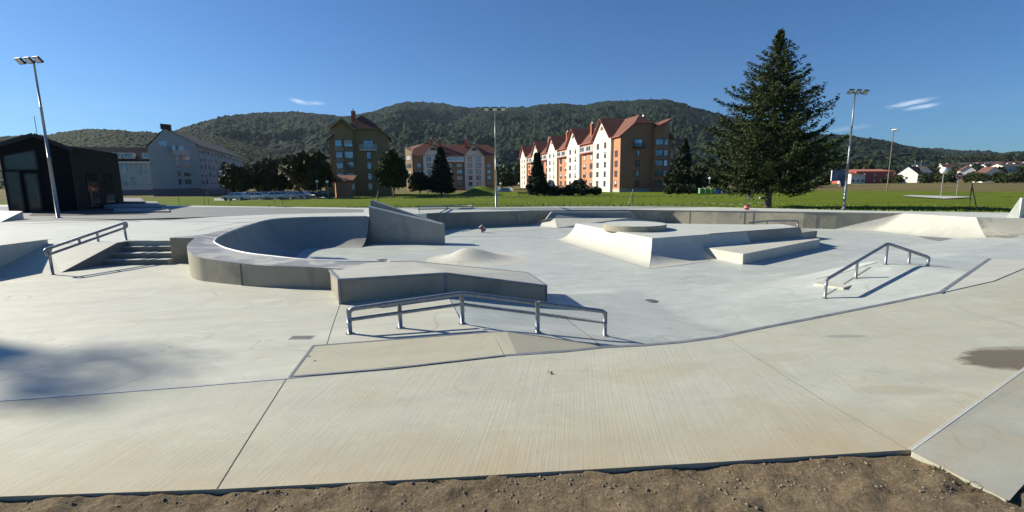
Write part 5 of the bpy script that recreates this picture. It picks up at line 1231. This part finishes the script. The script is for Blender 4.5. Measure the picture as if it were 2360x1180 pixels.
# street lamp
b = land(2045, 432); b = V(b.x*.72, b.y*.72, 0); b.z = zland(b.x, b.y); tz_ = zat(2059, 300, b); t = thing('street_lamp', 'tall thin brownish street lamp with a flat white head', 'street lamp', tuple(b))
s = MB(); s.tube([b, V(b.x, b.y, tz_)], [.13, .08], 8); s.build('pole', simple('rusty_pole', (.20, .16, .11), .7, .3), t); s = MB(); s.lathe(V(b.x+.3, b.y, tz_), [(.0, .25), (.5, .2), (.75, 0), (.4, -.12), (0, -.14)], 14); s.build('lamp_head', M['white'], t)
def globe(label, px, yb_, yt, dist, rr=.26):
    b = PD(px, 430, dist); b.z = zland(b.x, b.y); top_ = zat(px+(px-1250)/7000*(yb_-yt), yt, b)
    t = thing('globe_lamp', label, 'street lamp', tuple(b), 'round globe lamps'); s = MB(); s.tube([b, V(b.x, b.y, top_)], .06, 8); s.build('pole', M['steel'], t)
    s = MB(); s.lathe(V(b.x, b.y, top_), [(max(.001, rr*math.sin(R(a))), -rr*math.cos(R(a))) for a in range(0, 181, 20)], 14); s.build('globe', M['white'], t, smooth=True)
globe('globe lamp under the large brownish tree', 731, 443, 418, 98); globe('globe lamp beside the little orange building', 755, 443, 419, 96)
globe('globe lamp right of the central floodlight mast', 1154.5, 440, 423, 108); globe('globe lamp nearest the far white gable', 1197, 440, 423.5, 106); globe('globe lamp above the green bins', 1635, 441, 411, 104)
globe('big white globe lamp standing on the far right path', 2171, 438, 393, 92, .48)
# signs
b = PD(2206, 436, 96); b.z = zland(b.x, b.y); zc = zat(2209, 405, b); t = thing('road_sign', 'round red and white no entry sign on a pale post', 'road sign', tuple(b))
s = MB(); s.tube([b, V(b.x, b.y, zc)], .05, 8); s.build('post', M['steel'], t)
for (rs_, dy, mt, nm) in ((.50, 0, 'white', 'sign_rim'), (.44, -.03, 'red', 'sign_disc')):
    s = MB(); pts = [V(b.x+rs_*math.cos(a), b.y-.07+dy, zc+rs_*math.sin(a)) for a in [2*math.pi*k/20 for k in range(20)]]; s.face(pts); s.face([p+V(0, .025, 0) for p in pts]); s.build(nm, M[mt] if mt == 'white' else simple('sign_red', (.55, .06, .05), .5), t)
s = MB(); s.box(V(b.x, b.y-.12, zc), V(1, 0, 0), V(0, 1, 0), V(0, 0, 1), .30, .008, .085); s.build('sign_bar', M['white'], t)
b = PD(1933, 418, 205); b.z = zland(b.x, b.y); z0 = zat(1930, 417, b); z1 = zat(1930, 392, b); t = thing('billboard', 'large dark blue grey billboard seen behind the right floodlight mast', 'billboard', tuple(b))
s = MB(); s.box(V(b.x, b.y, (z0+z1)/2), V(1, .15, 0), V(-.15, 1, 0), V(0, 0, 1), 3.0, .12, (z1-z0)/2); s.build('panel', simple('billboard_panel', (.10, .13, .19), .6, 0, .6, .5), t); s = MB(); s.box(V(b.x-3.05, b.y-.5, (z0+z1)/2), V(1, .15, 0), V(-.15, 1, 0), V(0, 0, 1), .1, .15, (z1-z0)/2); s.build('panel_side', M['white'], t); s = MB(); s.box(V(b.x+1.5, b.y, (b.z+z0)/2-.2), V(1, 0, 0), V(0, 1, 0), V(0, 0, 1), 1.0, .4, abs(z0-b.z)/2+1.0); s.build('base', simple('billboard_base', (.08, .09, .12), .7), t)
# fence posts with barrier tape
def stripey():
    s = NT('striped_barrier_tape'); w_ = s.n.new('ShaderNodeTexWave'); w_.inputs['Scale'].default_value = .55; s.link(s.pos, w_.inputs['Vector']); c = s.mix(s.ramp(w_.outputs['Fac'], .45, .55), (.50, .50, .40), (.12, .15, .04)); return s.done(c, .6)
M['tape'] = stripey()
posts = []
def fpost(px, yb_, yt, lab, lean=None, r=.03):
    b = hit(px, yb_, zland, 25, 80); top_ = zat(px, yt, b)+.02; t = thing('fence_post', lab, 'fence post', tuple(b), 'thin posts along the lawn edge'); s = MB(); s.tube([b-V(0, 0, .1), V(b.x, b.y, top_)], r, 6); s.build('post', simple('dark_post', (.07, .075, .05), .7) if 'darkpost' not in M else M['darkpost'], t)
    if lean is not None:
        b2 = hit(lean, yb_, zland, 25, 80); s = MB(); s.tube([b2-V(0, 0, .1), V(b.x, b.y, top_-.1)], r*.9, 6); s.build('strut', M['steel'] if px < 2000 else M['darkpost'], t)
    return V(b.x, b.y, top_)
M['darkpost'] = simple('dark_post', (.06, .065, .05), .7)
for q in ((413, 472, 446, 'post on the lawn in front of the blue grey gable'), (481, 470, 437, 'left upright of the thin goal like frame'), (530, 470, 437, 'right upright of the thin goal like frame'), (634, 474, 448, 'post on the lawn in front of the white parked car'), (873, 473, 438, 'post behind the sloping wall', 864), (1458, 473, 434, 'post with leaning strut in front of the orange building', 1447), (2232, 486, 424, 'dark post with a leaning strut at the far right', 2253)):
    posts.append(fpost(q[0], q[1], q[2], q[3], q[4] if len(q) > 4 else None, .035 if q[0] > 2000 else .028))
s = MB(); s.bar(posts[1], posts[2], .05, .05); o = s.build('goal_bar', M['steel']); tag(o, 'thin horizontal bar joining the two goal like uprights', 'bar')
def tape(pts_px, dist, lab):
    pts = [PD(x, y, dist) for x, y in pts_px]; s = MB()
    for a, b in zip(pts, pts[1:]):
        n = 16
        for k in range(n):
            p = a+(b-a)*(k/n)-V(0, 0, .12*math.sin(math.pi*k/n)); q = a+(b-a)*((k+1)/n)-V(0, 0, .12*math.sin(math.pi*(k+1)/n)); s.face([p, q, q+V(0, 0, .045), p+V(0, 0, .045)])
    t = thing('barrier_tape', lab, 'barrier tape', tuple(pts[0])); s.build('tape', M['tape'], t)
    s = MB()
    for p in pts:
        g = zland(p.x, p.y); s.tube([V(p.x, p.y, g-.1), V(p.x, p.y, p.z+.08)], .014, 5)
    s.build('peg', M['darkpost'], t)
tape([(470, 453), (650, 453.5), (860, 455), (1080, 453.5), (1300, 451.5), (1520, 452), (1760, 452)], 46, 'upper line of striped barrier tape across the lawn')
tape([(620, 475.5), (850, 477), (1090, 470), (1290, 472), (1470, 471), (1620, 468), (1755, 467.5)], 39.5, 'lower line of striped barrier tape close to the deck edge')
# bins
for i, (px, c, nm, lab) in enumerate(((1617, (.14, .34, .10), 'waste_bin', 'leftmost green waste container by the dark shrubs'), (1629, (.14, .34, .10), 'waste_bin', 'middle green waste container of the three'), (1642, (.15, .36, .09), 'waste_bin', 'rightmost green waste container next to the blue ones'), (1655, (.05, .08, .42), 'waste_bin', 'dark blue waste container right of the green ones'), (1667, (.18, .30, .55), 'waste_bin', 'pale blue waste container under the spruce branches'))):
    b = PD(px, 430, 103); b.z = zland(b.x, b.y); t = thing(nm, lab, 'waste container', tuple(b), 'waste containers beside the orange building'); m_ = simple('bin_paint', c, .5, 0, .1)
    s = MB(); s.box(b+V(0, 0, .62), V(1, 0, 0), V(0, 1, 0), V(0, 0, 1), .46, .45, .48); s.build('body', m_, t, bevel=.05); s = MB(); s.box(b+V(0, 0, 1.14), V(1, 0, 0), V(0, 1, 0), V(0, 0, 1), .52, .5, .05); s.build('lid', m_ if i > 2 else M['blind'], t, bevel=.03)
    for a_ in (-.35, .35): s = MB(); s.tube([b+V(a_, -.4, .1), b+V(a_, -.34, .1)], .1, 8); s.build('wheel', M['rubber'], t)
# benches
for (px, yy, lab) in ((1207, 447, 'low dark park bench on the lawn right of the central mast'),):
    b = PD(px, 430, 88); b.z = zland(b.x, b.y); t = thing('park_bench', lab, 'bench', tuple(b)); s = MB()
    for k in range(3): s.box(b+V(0, -.15+k*.15, .45), V(1, 0, 0), V(0, 1, 0), V(0, 0, 1), 1.1, .06, .025)
    s.build('seat', M['woodwin'], t); s = MB()
    for k in range(2): s.box(b+V(0, .25, .65+k*.16), V(1, 0, 0), V(0, 1, 0), V(0, 0, 1), 1.1, .025, .06)
    s.build('backrest', M['woodwin'], t)
    for a_ in (-.9, .9): s = MB(); s.box(b+V(a_, 0, .22), V(1, 0, 0), V(0, 1, 0), V(0, 0, 1), .04, .2, .22); s.build('leg', M['dark_metal'], t)
# pushchair and bag near the spruce
b = hit(1727, 462, zland, 25, 120); t = thing('pushchair', 'dark grey pushchair parked on the lawn left of the spruce trunk', 'pushchair', tuple(b)); k = .9
s = MB()
for a_ in (-.25, .25): s.bar(b+V(a_, -.4, .15), b+V(a_, .35, 1.0*k), .03, .03); s.bar(b+V(a_, .35, .15), b+V(a_, -.35, .75*k), .03, .03)
s.bar(b+V(-.25, .35, 1.0*k), b+V(.25, .35, 1.0*k), .035, .035); s.build('frame', M['steel'], t)
s = MB(); s.box(b+V(0, 0, .55), V(1, 0, 0), V(0, 1, .3), V(0, -.3, 1), .24, .38, .1); s.box(b+V(0, .22, .85), V(1, 0, 0), V(0, 1, 0), V(0, .3, 1), .24, .08, .28); s.build('seat', M['black'], t, bevel=.04)
for a_ in (-.28, .28):
    for c_ in (-.38, .36): s = MB(); s.tube([b+V(a_-.02, c_, .14), b+V(a_+.02, c_, .14)], .14, 14); s.build('wheel', M['rubber'], t)
b = hit(1757, 459, zland, 25, 120); t = thing('bag', 'black bag with a white end lying on the grass beside the spruce trunk', 'bag', tuple(b)); s = MB(); s.box(b+V(.1, 0, .14), V(1, 0, 0), V(0, 1, 0), V(0, 0, 1), .32, .16, .13); s.build('bag_body', M['black'], t, bevel=.06); s = MB(); s.lathe(b+V(-.32, 0, .14), [(max(.001, .11*math.sin(R(a))), -.11*math.cos(R(a))) for a in range(0, 181, 30)], 10); s.build('white_end', M['white'], t, smooth=True)
# little orange building beside the olive tower
b = PD(778, 440, 104); b.z = zland(b.x, b.y); t = thing('garage', 'small orange red outbuilding at the left foot of the olive tower', 'outbuilding', tuple(b)); hh = zat(778, 419, b); hr_ = zat(770, 407, b)
s = MB(); x0, x1, y0, y1 = b.x-.3, b.x+3.0, b.y, b.y+5; s.face([V(x0, y0, -.9), V(x1, y0, -.9), V(x1, y0, hh), V(x0, y0, hh)]); s.face([V(x0, y0, -.9), V(x0-2, y1, -.9), V(x0-2, y1, hh), V(x0, y0, hh)]); s.build('wall', M['orange'], t); s = MB(); s.face([V(x0-.4, y0-.4, hh), V(x1+.2, y0-.4, hh), V(x1+.2, y0+3, hr_+.3), V(x0-.9, y0+3, hr_+.3)]); s.face([V(x0-.4, y0-.4, hh), V(x0-2.4, y1, hh), V(x0-.9, y0+3, hr_+.3)]); s.build('roof', M['roof_red'], t)
s = MB(); s.box(V(x0-1.2, y0-.2, .3), V(1, .2, 0), V(-.2, 1, 0), V(0, 0, 1), .8, .3, 1.2); s.build('yellow_panel', simple('ochre_panel', (.40, .22, .06), .7), t)
# white entrance bands under the middle building trees
for px0, px1 in ((986, 1002), (1016, 1025), (1029, 1047)):
    a = PD(px0, 441.5, 108); c = PD(px1, 441.5, 108); s = MB(); s.bar(a, c, .25, .18); s.bar(V(a.x, a.y, -.7), a, .15, .15); s.bar(V(c.x, c.y, -.7), c, .15, .15); o = s.build('low_barrier', M['blind']); tag(o, {986: 'left low white barrier under the dark conifer', 1016: 'shortest low white barrier under the dark conifer', 1029: 'right low white barrier under the dark conifer'}[px0], 'barrier')
# grassy mound
mb_ = PD(1108, 440, 118); mb_.z = zland(mb_.x, mb_.y)
hh = zat(1100, 427.5, mb_)-mb_.z
o = grid(60, 40, lambda u, v: (lambda x, y: V(mb_.x+x, mb_.y+y, mb_.z-.1+hh*max(0, math.exp(-((x/3.6)**2+(y/6)**2))+.28*math.exp(-(((x-8.5)/4.5)**2+(y/5)**2)))))(-13+28*u, -10+20*v), 'grass_mound_ground', M['lawn']); tag(o, kind='structure')
# small white garden houses between buildings
# ---- cars
def make_car(name, label, loc, yaw, col, scale=1.0, van=False):
    t = thing(name, label, 'car', (0, 0, 0), 'cars parked behind the lawn'); m_ = col
    Lh = 2.15; prof = [(-Lh, .35), (-Lh, .80), (-2.0, .92), (-1.25, .98), (-.55, 1.45), (.9, 1.48), (1.55, 1.15), (2.0, 1.02), (Lh, .85), (Lh, .35)]
    if van: prof = [(-Lh, .35), (-Lh, .9), (-1.7, 1.1), (-1.1, 1.75), (2.0, 1.8), (Lh, 1.5), (Lh, .35)]
    low_ = [(-Lh, .32), (-Lh, .72), (-2.0, .86), (-1.2, .93), (1.7, .96), (2.0, .93), (Lh, .75), (Lh, .32)]
    s = MB()
    def extr(pr, hw_l, mi=0, taper=.0):
        n = len(pr); L_ = [V(x, -hw_l+(taper*max(0, z-.95)), z) for x, z in pr]; R_ = [V(x, hw_l-(taper*max(0, z-.95)), z) for x, z in pr]
        s.face(L_, mi); s.face(list(reversed(R_)), mi)
        for i in range(n): s.face([L_[i], R_[i], R_[(i+1) % n], L_[(i+1) % n]], mi)
    extr(low_, .87); o = s.build('body', m_, t, bevel=.05)
    s = MB(); cab = [(-1.2, .93), (-.5, 1.42), (.95, 1.46), (1.72, .95)] if not van else [(-1.6, .93), (-1.05, 1.72), (1.95, 1.75), (2.1, .95)]; extr(cab, .80, 0, .35); s.build('cabin_glass', M['glass'], t)
    s = MB(); r0_, r1_ = cab[1], cab[2]; s.box(V((r0_[0]+r1_[0])/2, 0, r0_[1]+.03), V(1, 0, .03), V(0, 1, 0), V(0, 0, 1), (r1_[0]-r0_[0])/2+.05, .63, .03); 
    for sg in (-1, 1):
        for xx, xz in ((cab[0], cab[1]), (cab[3], cab[2])): s.bar(V(xx[0], sg*.80, xx[1]), V(xz[0], sg*.63, xz[1]), .06, .06)
        s.bar(V(.15, sg*.81, .95), V(.15, sg*.64, 1.44), .08, .05)
    s.build('roof', m_, t, bevel=.015)
    for sx in (-1.35, 1.35):
        for sy in (-.80, .80):
            s = MB(); s.tube([V(sx, sy-.11, .32), V(sx, sy+.11, .32)], .32, 16); w_ = s.build('wheel', M['rubber'], t); s = MB(); s.tube([V(sx, sy-.12, .32), V(sx, sy+.12, .32)], .18, 10); s.build('rim', M['steel'], w_)
    for sy in (-.6, .6):
        s = MB(); s.box(V(-Lh+.0, sy, .70), V(1, 0, 0), V(0, 1, 0), V(0, 0, 1), .03, .17, .07); s.build('headlight', M['blind'], t)
        s = MB(); s.box(V(Lh, sy, .78), V(1, 0, 0), V(0, 1, 0), V(0, 0, 1), .03, .14, .07); s.build('tail_light', M['red'], t)
    t.location = loc; t.rotation_euler = (0, 0, yaw); t.scale = (scale,)*3
    return t
def carpaint(nm, c): return simple(nm, c, .25, .2, .03, 1, 0, .6)
cp = {'white': carpaint('white_car_paint', (.62, .64, .66)), 'silver': carpaint('silver_car_paint', (.34, .36, .40)), 'blue': carpaint('blue_grey_car_paint', (.13, .17, .24)), 'red': carpaint('dark_red_car_paint', (.20, .04, .05)), 'black': carpaint('black_car_paint', (.02, .022, .025)), 'grey': carpaint('grey_car_paint', (.18, .19, .21))}
cars = [(541, 100, .08, 'white', 'white car at the left end of the parking row'), (566, 104, 1.2, 'silver', 'silver car parked just behind the leftmost white car'), (585, 102, .3, 'white', 'pale car in the middle of the left group'), (604, 104, .2, 'blue', 'blue grey car at the right end of the left group'), (632, 98, .1, 'white', 'white estate car nearest the lawn with a dark side window'), (657, 101, .2, 'grey', 'grey car partly behind the white estate car'), (676, 100, .15, 'silver', 'silver car left of the tree trunk'), (697, 103, .3, 'red', 'dark red car behind the silver one'), (712, 100, 2.8, 'silver', 'silver car right of the tree trunk with bright windscreen'), (742, 99, 1.0, 'black', 'black car near the globe lamp and the outbuilding'), (1157, 118, .4, 'silver', 'small silver car seen beyond the central mast'), (1172, 120, 1.3, 'white', 'small white car seen between the two buildings'), (1744, 104, 1.4, 'blue', 'blue grey car parked behind the spruce trunk'), (1718, 106, .9, 'silver', 'silver car half hidden under the spruce branches')]
for (px, d, yaw, c, lab) in cars:
    p = PD(px, 430, d); p.z = zland(p.x, p.y)+.01; make_car('parked_car', lab, tuple(p), yaw, cp[c])
# parking strip and paths on the lawn
def sheet(name, pts, mat, z=.03):
    s = MB(); c = [V(p.x, p.y, zland(p.x, p.y)+z) for p in pts]; s.poly(c); o = s.build(name, mat); tag(o, kind='structure')
M['asphalt'] = simple('pale_asphalt', (.26, .26, .25), .9, 0, .15, .8)
sheet('parking_road', [PD(490, 430, 101), PD(640, 430, 96.5), PD(770, 430, 96.5), PD(770, 430, 113), PD(490, 430, 120)], M['asphalt'], .06)
sheet('side_path', [PD(2082, 430, 90), PD(2180, 430, 84), PD(2250, 430, 92), PD(2180, 430, 97), PD(2100, 430, 98)], simple('path_gravel', (.42, .41, .38), .9), .12)
sheet('far_road', [PD(1880, 420, 335), PD(2140, 420, 330), PD(2140, 420, 341), PD(1880, 420, 347)], simple('far_pale_road', (.50, .49, .45), .9), .5)
# ---- town on the right
rgt = random.Random(11)
def house(label, px, dist, w_, dp, h, rh, yaw, wallc, roofc, group='houses of the village on the right', z=None, nm='house', wins=True):
    b = PD(px, 420, dist); b.z = zland(b.x, b.y) if z is None else z; t = thing(nm, label, 'house', tuple(b), group)
    c, s_ = math.cos(yaw), math.sin(yaw); ax = V(c, s_, 0); ay = V(-s_, c, 0)
    def Q(u, v, zz): return b+ax*u+ay*v+V(0, 0, zz)
    s = MB(); X, Y = w_/2, dp/2
    for u0, v0, u1, v1 in ((-X, -Y, X, -Y), (X, Y, -X, Y)): s.face([Q(u0, v0, -1), Q(u1, v1, -1), Q(u1, v1, h), Q(u0, v0, h)])
    for u in (-X, X): s.face([Q(u, -Y, -1), Q(u, Y, -1), Q(u, Y, h), Q(u, 0, h+rh), Q(u, -Y, h)])
    s.build('wall', wallc, t); s = MB()
    for v in (-Y-.6, Y+.6): s.face([Q(-X-.5, v, h-.4), Q(X+.5, v, h-.4), Q(X+.5, 0, h+rh+.15), Q(-X-.5, 0, h+rh+.15)])
    s.build('roof', roofc, t)
    if wins:
        for fl in range(max(1, int(h//2.9))):
            for k in range(3):
                s = MB(); s.box(Q(-X+w_*(k+.5)/3, -Y-.03, 1.5+fl*2.8), ax, ay, V(0, 0, 1), .6, .05, .65); s.build('window', M['glass'], t)
        s = MB(); s.box(Q(-X-.03, 0, h*.55), ax, ay, V(0, 0, 1), .05, .6, .65); s.build('window', M['glass'], t)
    return t
WH = simple('white_house_render', (.70, .68, .62), .85, 0, .05); roofs = [M['roof_red'], M['roof_dark'], M['roof_grey'], simple('brown_roof', (.12, .055, .04), .85)]
k = 0
for row, (d0, cnt) in enumerate(((1160, 24), (1030, 26), (890, 24), (790, 8))):
    for i in range(cnt):
        px = 2062+(2440-2062)*(i+rgt.uniform(.15, .85))/cnt
        if row == 3 and px < 2120: continue
        d = d0*rgt.uniform(.93, 1.07); w_ = rgt.uniform(8, 13)
        place = ['top', 'upper middle', 'lower middle', 'nearest'][row]; wi = rgt.random() < .75; ri = rgt.choice([0, 1, 1, 2, 2, 3])
        house('small %s house with a %s roof in the %s row of the far village' % (['cream', 'white'][wi], ['red', 'dark', 'grey', 'brown'][ri], place), px, d, w_, rgt.uniform(7, 9), rgt.uniform(3.5, 5.0), rgt.uniform(2.2, 3.6), rgt.uniform(-.7, .7), WH if wi else M['cream'], roofs[ri], wins=row > 1)
        k += 1
house('long white building with several roof sections at the far right', 2338, 640, 42, 12, 5, 2.2, .1, WH, roofs[2], None)
house('white church like house with orange roof and curved gable', 2098, 350, 12, 10, 4.8, 4.2, .55, WH, M['roof_red'], None)
house('white house with a stepped bright gable beside the church like house', 2121, 355, 8, 9, 4.8, 4.0, 1.35, WH, roofs[1], None)
house('bright white house among trees above the no entry sign', 2276, 350, 10, 8, 4.4, 3.4, 1.2, WH, roofs[3], None)
house('white walled house left of the bushes near the no entry sign', 2224, 470, 9, 8, 5, 3.2, 1.0, WH, roofs[0], None)
# red hall
b = PD(1985, 420, 330); t = house('red and white flat commercial hall right of the floodlight mast', 1985, 330, 22, 16, 6.5, 1.0, .12, simple('red_hall_wall', (.42, .09, .06), .8), simple('red_hall_roof', (.45, .16, .11), .8), None, nm='hall')
house('low brown brick shed right of the red hall', 2032, 345, 14, 9, 4.6, 1.0, .1, simple('brown_brick', (.20, .10, .06), .9), roofs[3], None, nm='shed')
house('small white annex left of the red hall', 1961, 318, 8, 9, 5, 1.0, .1, WH, roofs[0], None, nm='annex')
# trees along the meadow
for i, (px, hw, yt, d) in enumerate(((1938, 18, 392, 360), (2020, 16, 398, 365), (2050, 16, 396, 360), (2068, 12, 402, 310), (2136, 18, 396, 320), (2152, 14, 398, 318), (2176, 15, 396, 315), (2192, 13, 397, 318), (2238, 15, 397, 315), (2254, 14, 398, 310), (2272, 8, 399, 300), (2306, 17, 398, 310), (2326, 15, 399, 306), (2352, 17, 399, 304), (2040, 9, 407, 290), (2376, 17, 399, 304), (2400, 15, 399, 304))):
    names = ['left of the red hall', 'right of the red hall', 'behind the street lamp pole', 'left of the church like house', 'right of the stepped gable', 'second right of the stepped gable', 'behind the big globe lamp', 'right of the big globe lamp', 'right of the no entry sign', 'left of the bright white house', 'covering the bright white house', 'right of the bright white house', 'second right of the bright white house', 'near the far right frame edge', 'small bush by the street lamp pole', 'just outside the right frame edge', 'well outside the right frame edge']
    b = PD(px, 420, d); b.z = zland(b.x, b.y); H = zat(px, yt, b)-b.z
    broadleaf('dark leafy tree at the meadow edge, '+names[i], b, max(3, H), hw/F*d*.9, M['leaf_dark'] if i % 3 else M['leaf'], 1100, trunk=.05, group='trees along the far meadow edge', fs=1.3)
# wooded belt behind the village and behind the buildings, one uncountable mass
def belt(pxs, d0, d1, n, hmin, hmax, lab, mat):
    pts, dv = [], []
    for k in range(n):
        px = RNG.uniform(*pxs); d = RNG.uniform(d0, d1); b = PD(px, 420, d); z = zland(b.x, b.y); r = RNG.uniform(hmin, hmax)/2
        m_ = 70; g = RNG.normal(size=(m_, 3)); g /= np.linalg.norm(g, axis=1, keepdims=True); g[:, 2] = np.abs(g[:, 2])*1.5; pts.append(np.array([b.x, b.y, z+r*.3])+g*r*(.7+.4*RNG.random((m_, 1)))); dv.append(g)
    C_ = np.concatenate(pts); D_ = np.concatenate(dv)+RNG.normal(size=(len(C_), 3))*.6
    o = quads('woodland', C_, D_, np.full(len(C_), 3.2)*RNG.uniform(.6, 1.3, len(C_)), np.full(len(C_), 2.6), mat, None); tag(o, lab, 'woodland', kind='stuff')
belt((1930, 2500), 1180, 1350, 420, 14, 24, 'dark woodland belt above the village', M['leaf_dark'])
belt((1900, 2460), 520, 1050, 150, 4, 7, 'garden trees and bushes scattered between the village houses', M['leaf_dark'])
belt((880, 1560), 330, 480, 260, 9, 18, 'tree belt at the foot of the mountain behind the apartment buildings', M['leaf'])
belt((100, 900), 330, 420, 260, 9, 16, 'tree belt at the foot of the near wooded hill', M['leaf'])
belt((1540, 2000), 360, 480, 160, 8, 15, 'tree belt behind the spruce at the foot of the mountain', M['leaf_dark'])

# ================================================================= AIR
hz = NT('haze'); hz.n.remove(hz.b); vp = hz.n.new('ShaderNodeVolumePrincipled'); vp.inputs['Color'].default_value = (.62, .78, 1, 1); vp.inputs['Density'].default_value = .000035; vp.inputs['Anisotropy'].default_value = .2
hz.link(vp.outputs[0], hz.n['Material Output'].inputs['Volume'])
s = MB(); s.abox(-4700, 4700, -40, 4700, -3, 760); o = s.build('haze', hz.m); tag(o, 'thin pale blue air over the whole valley', 'haze', kind='stuff')
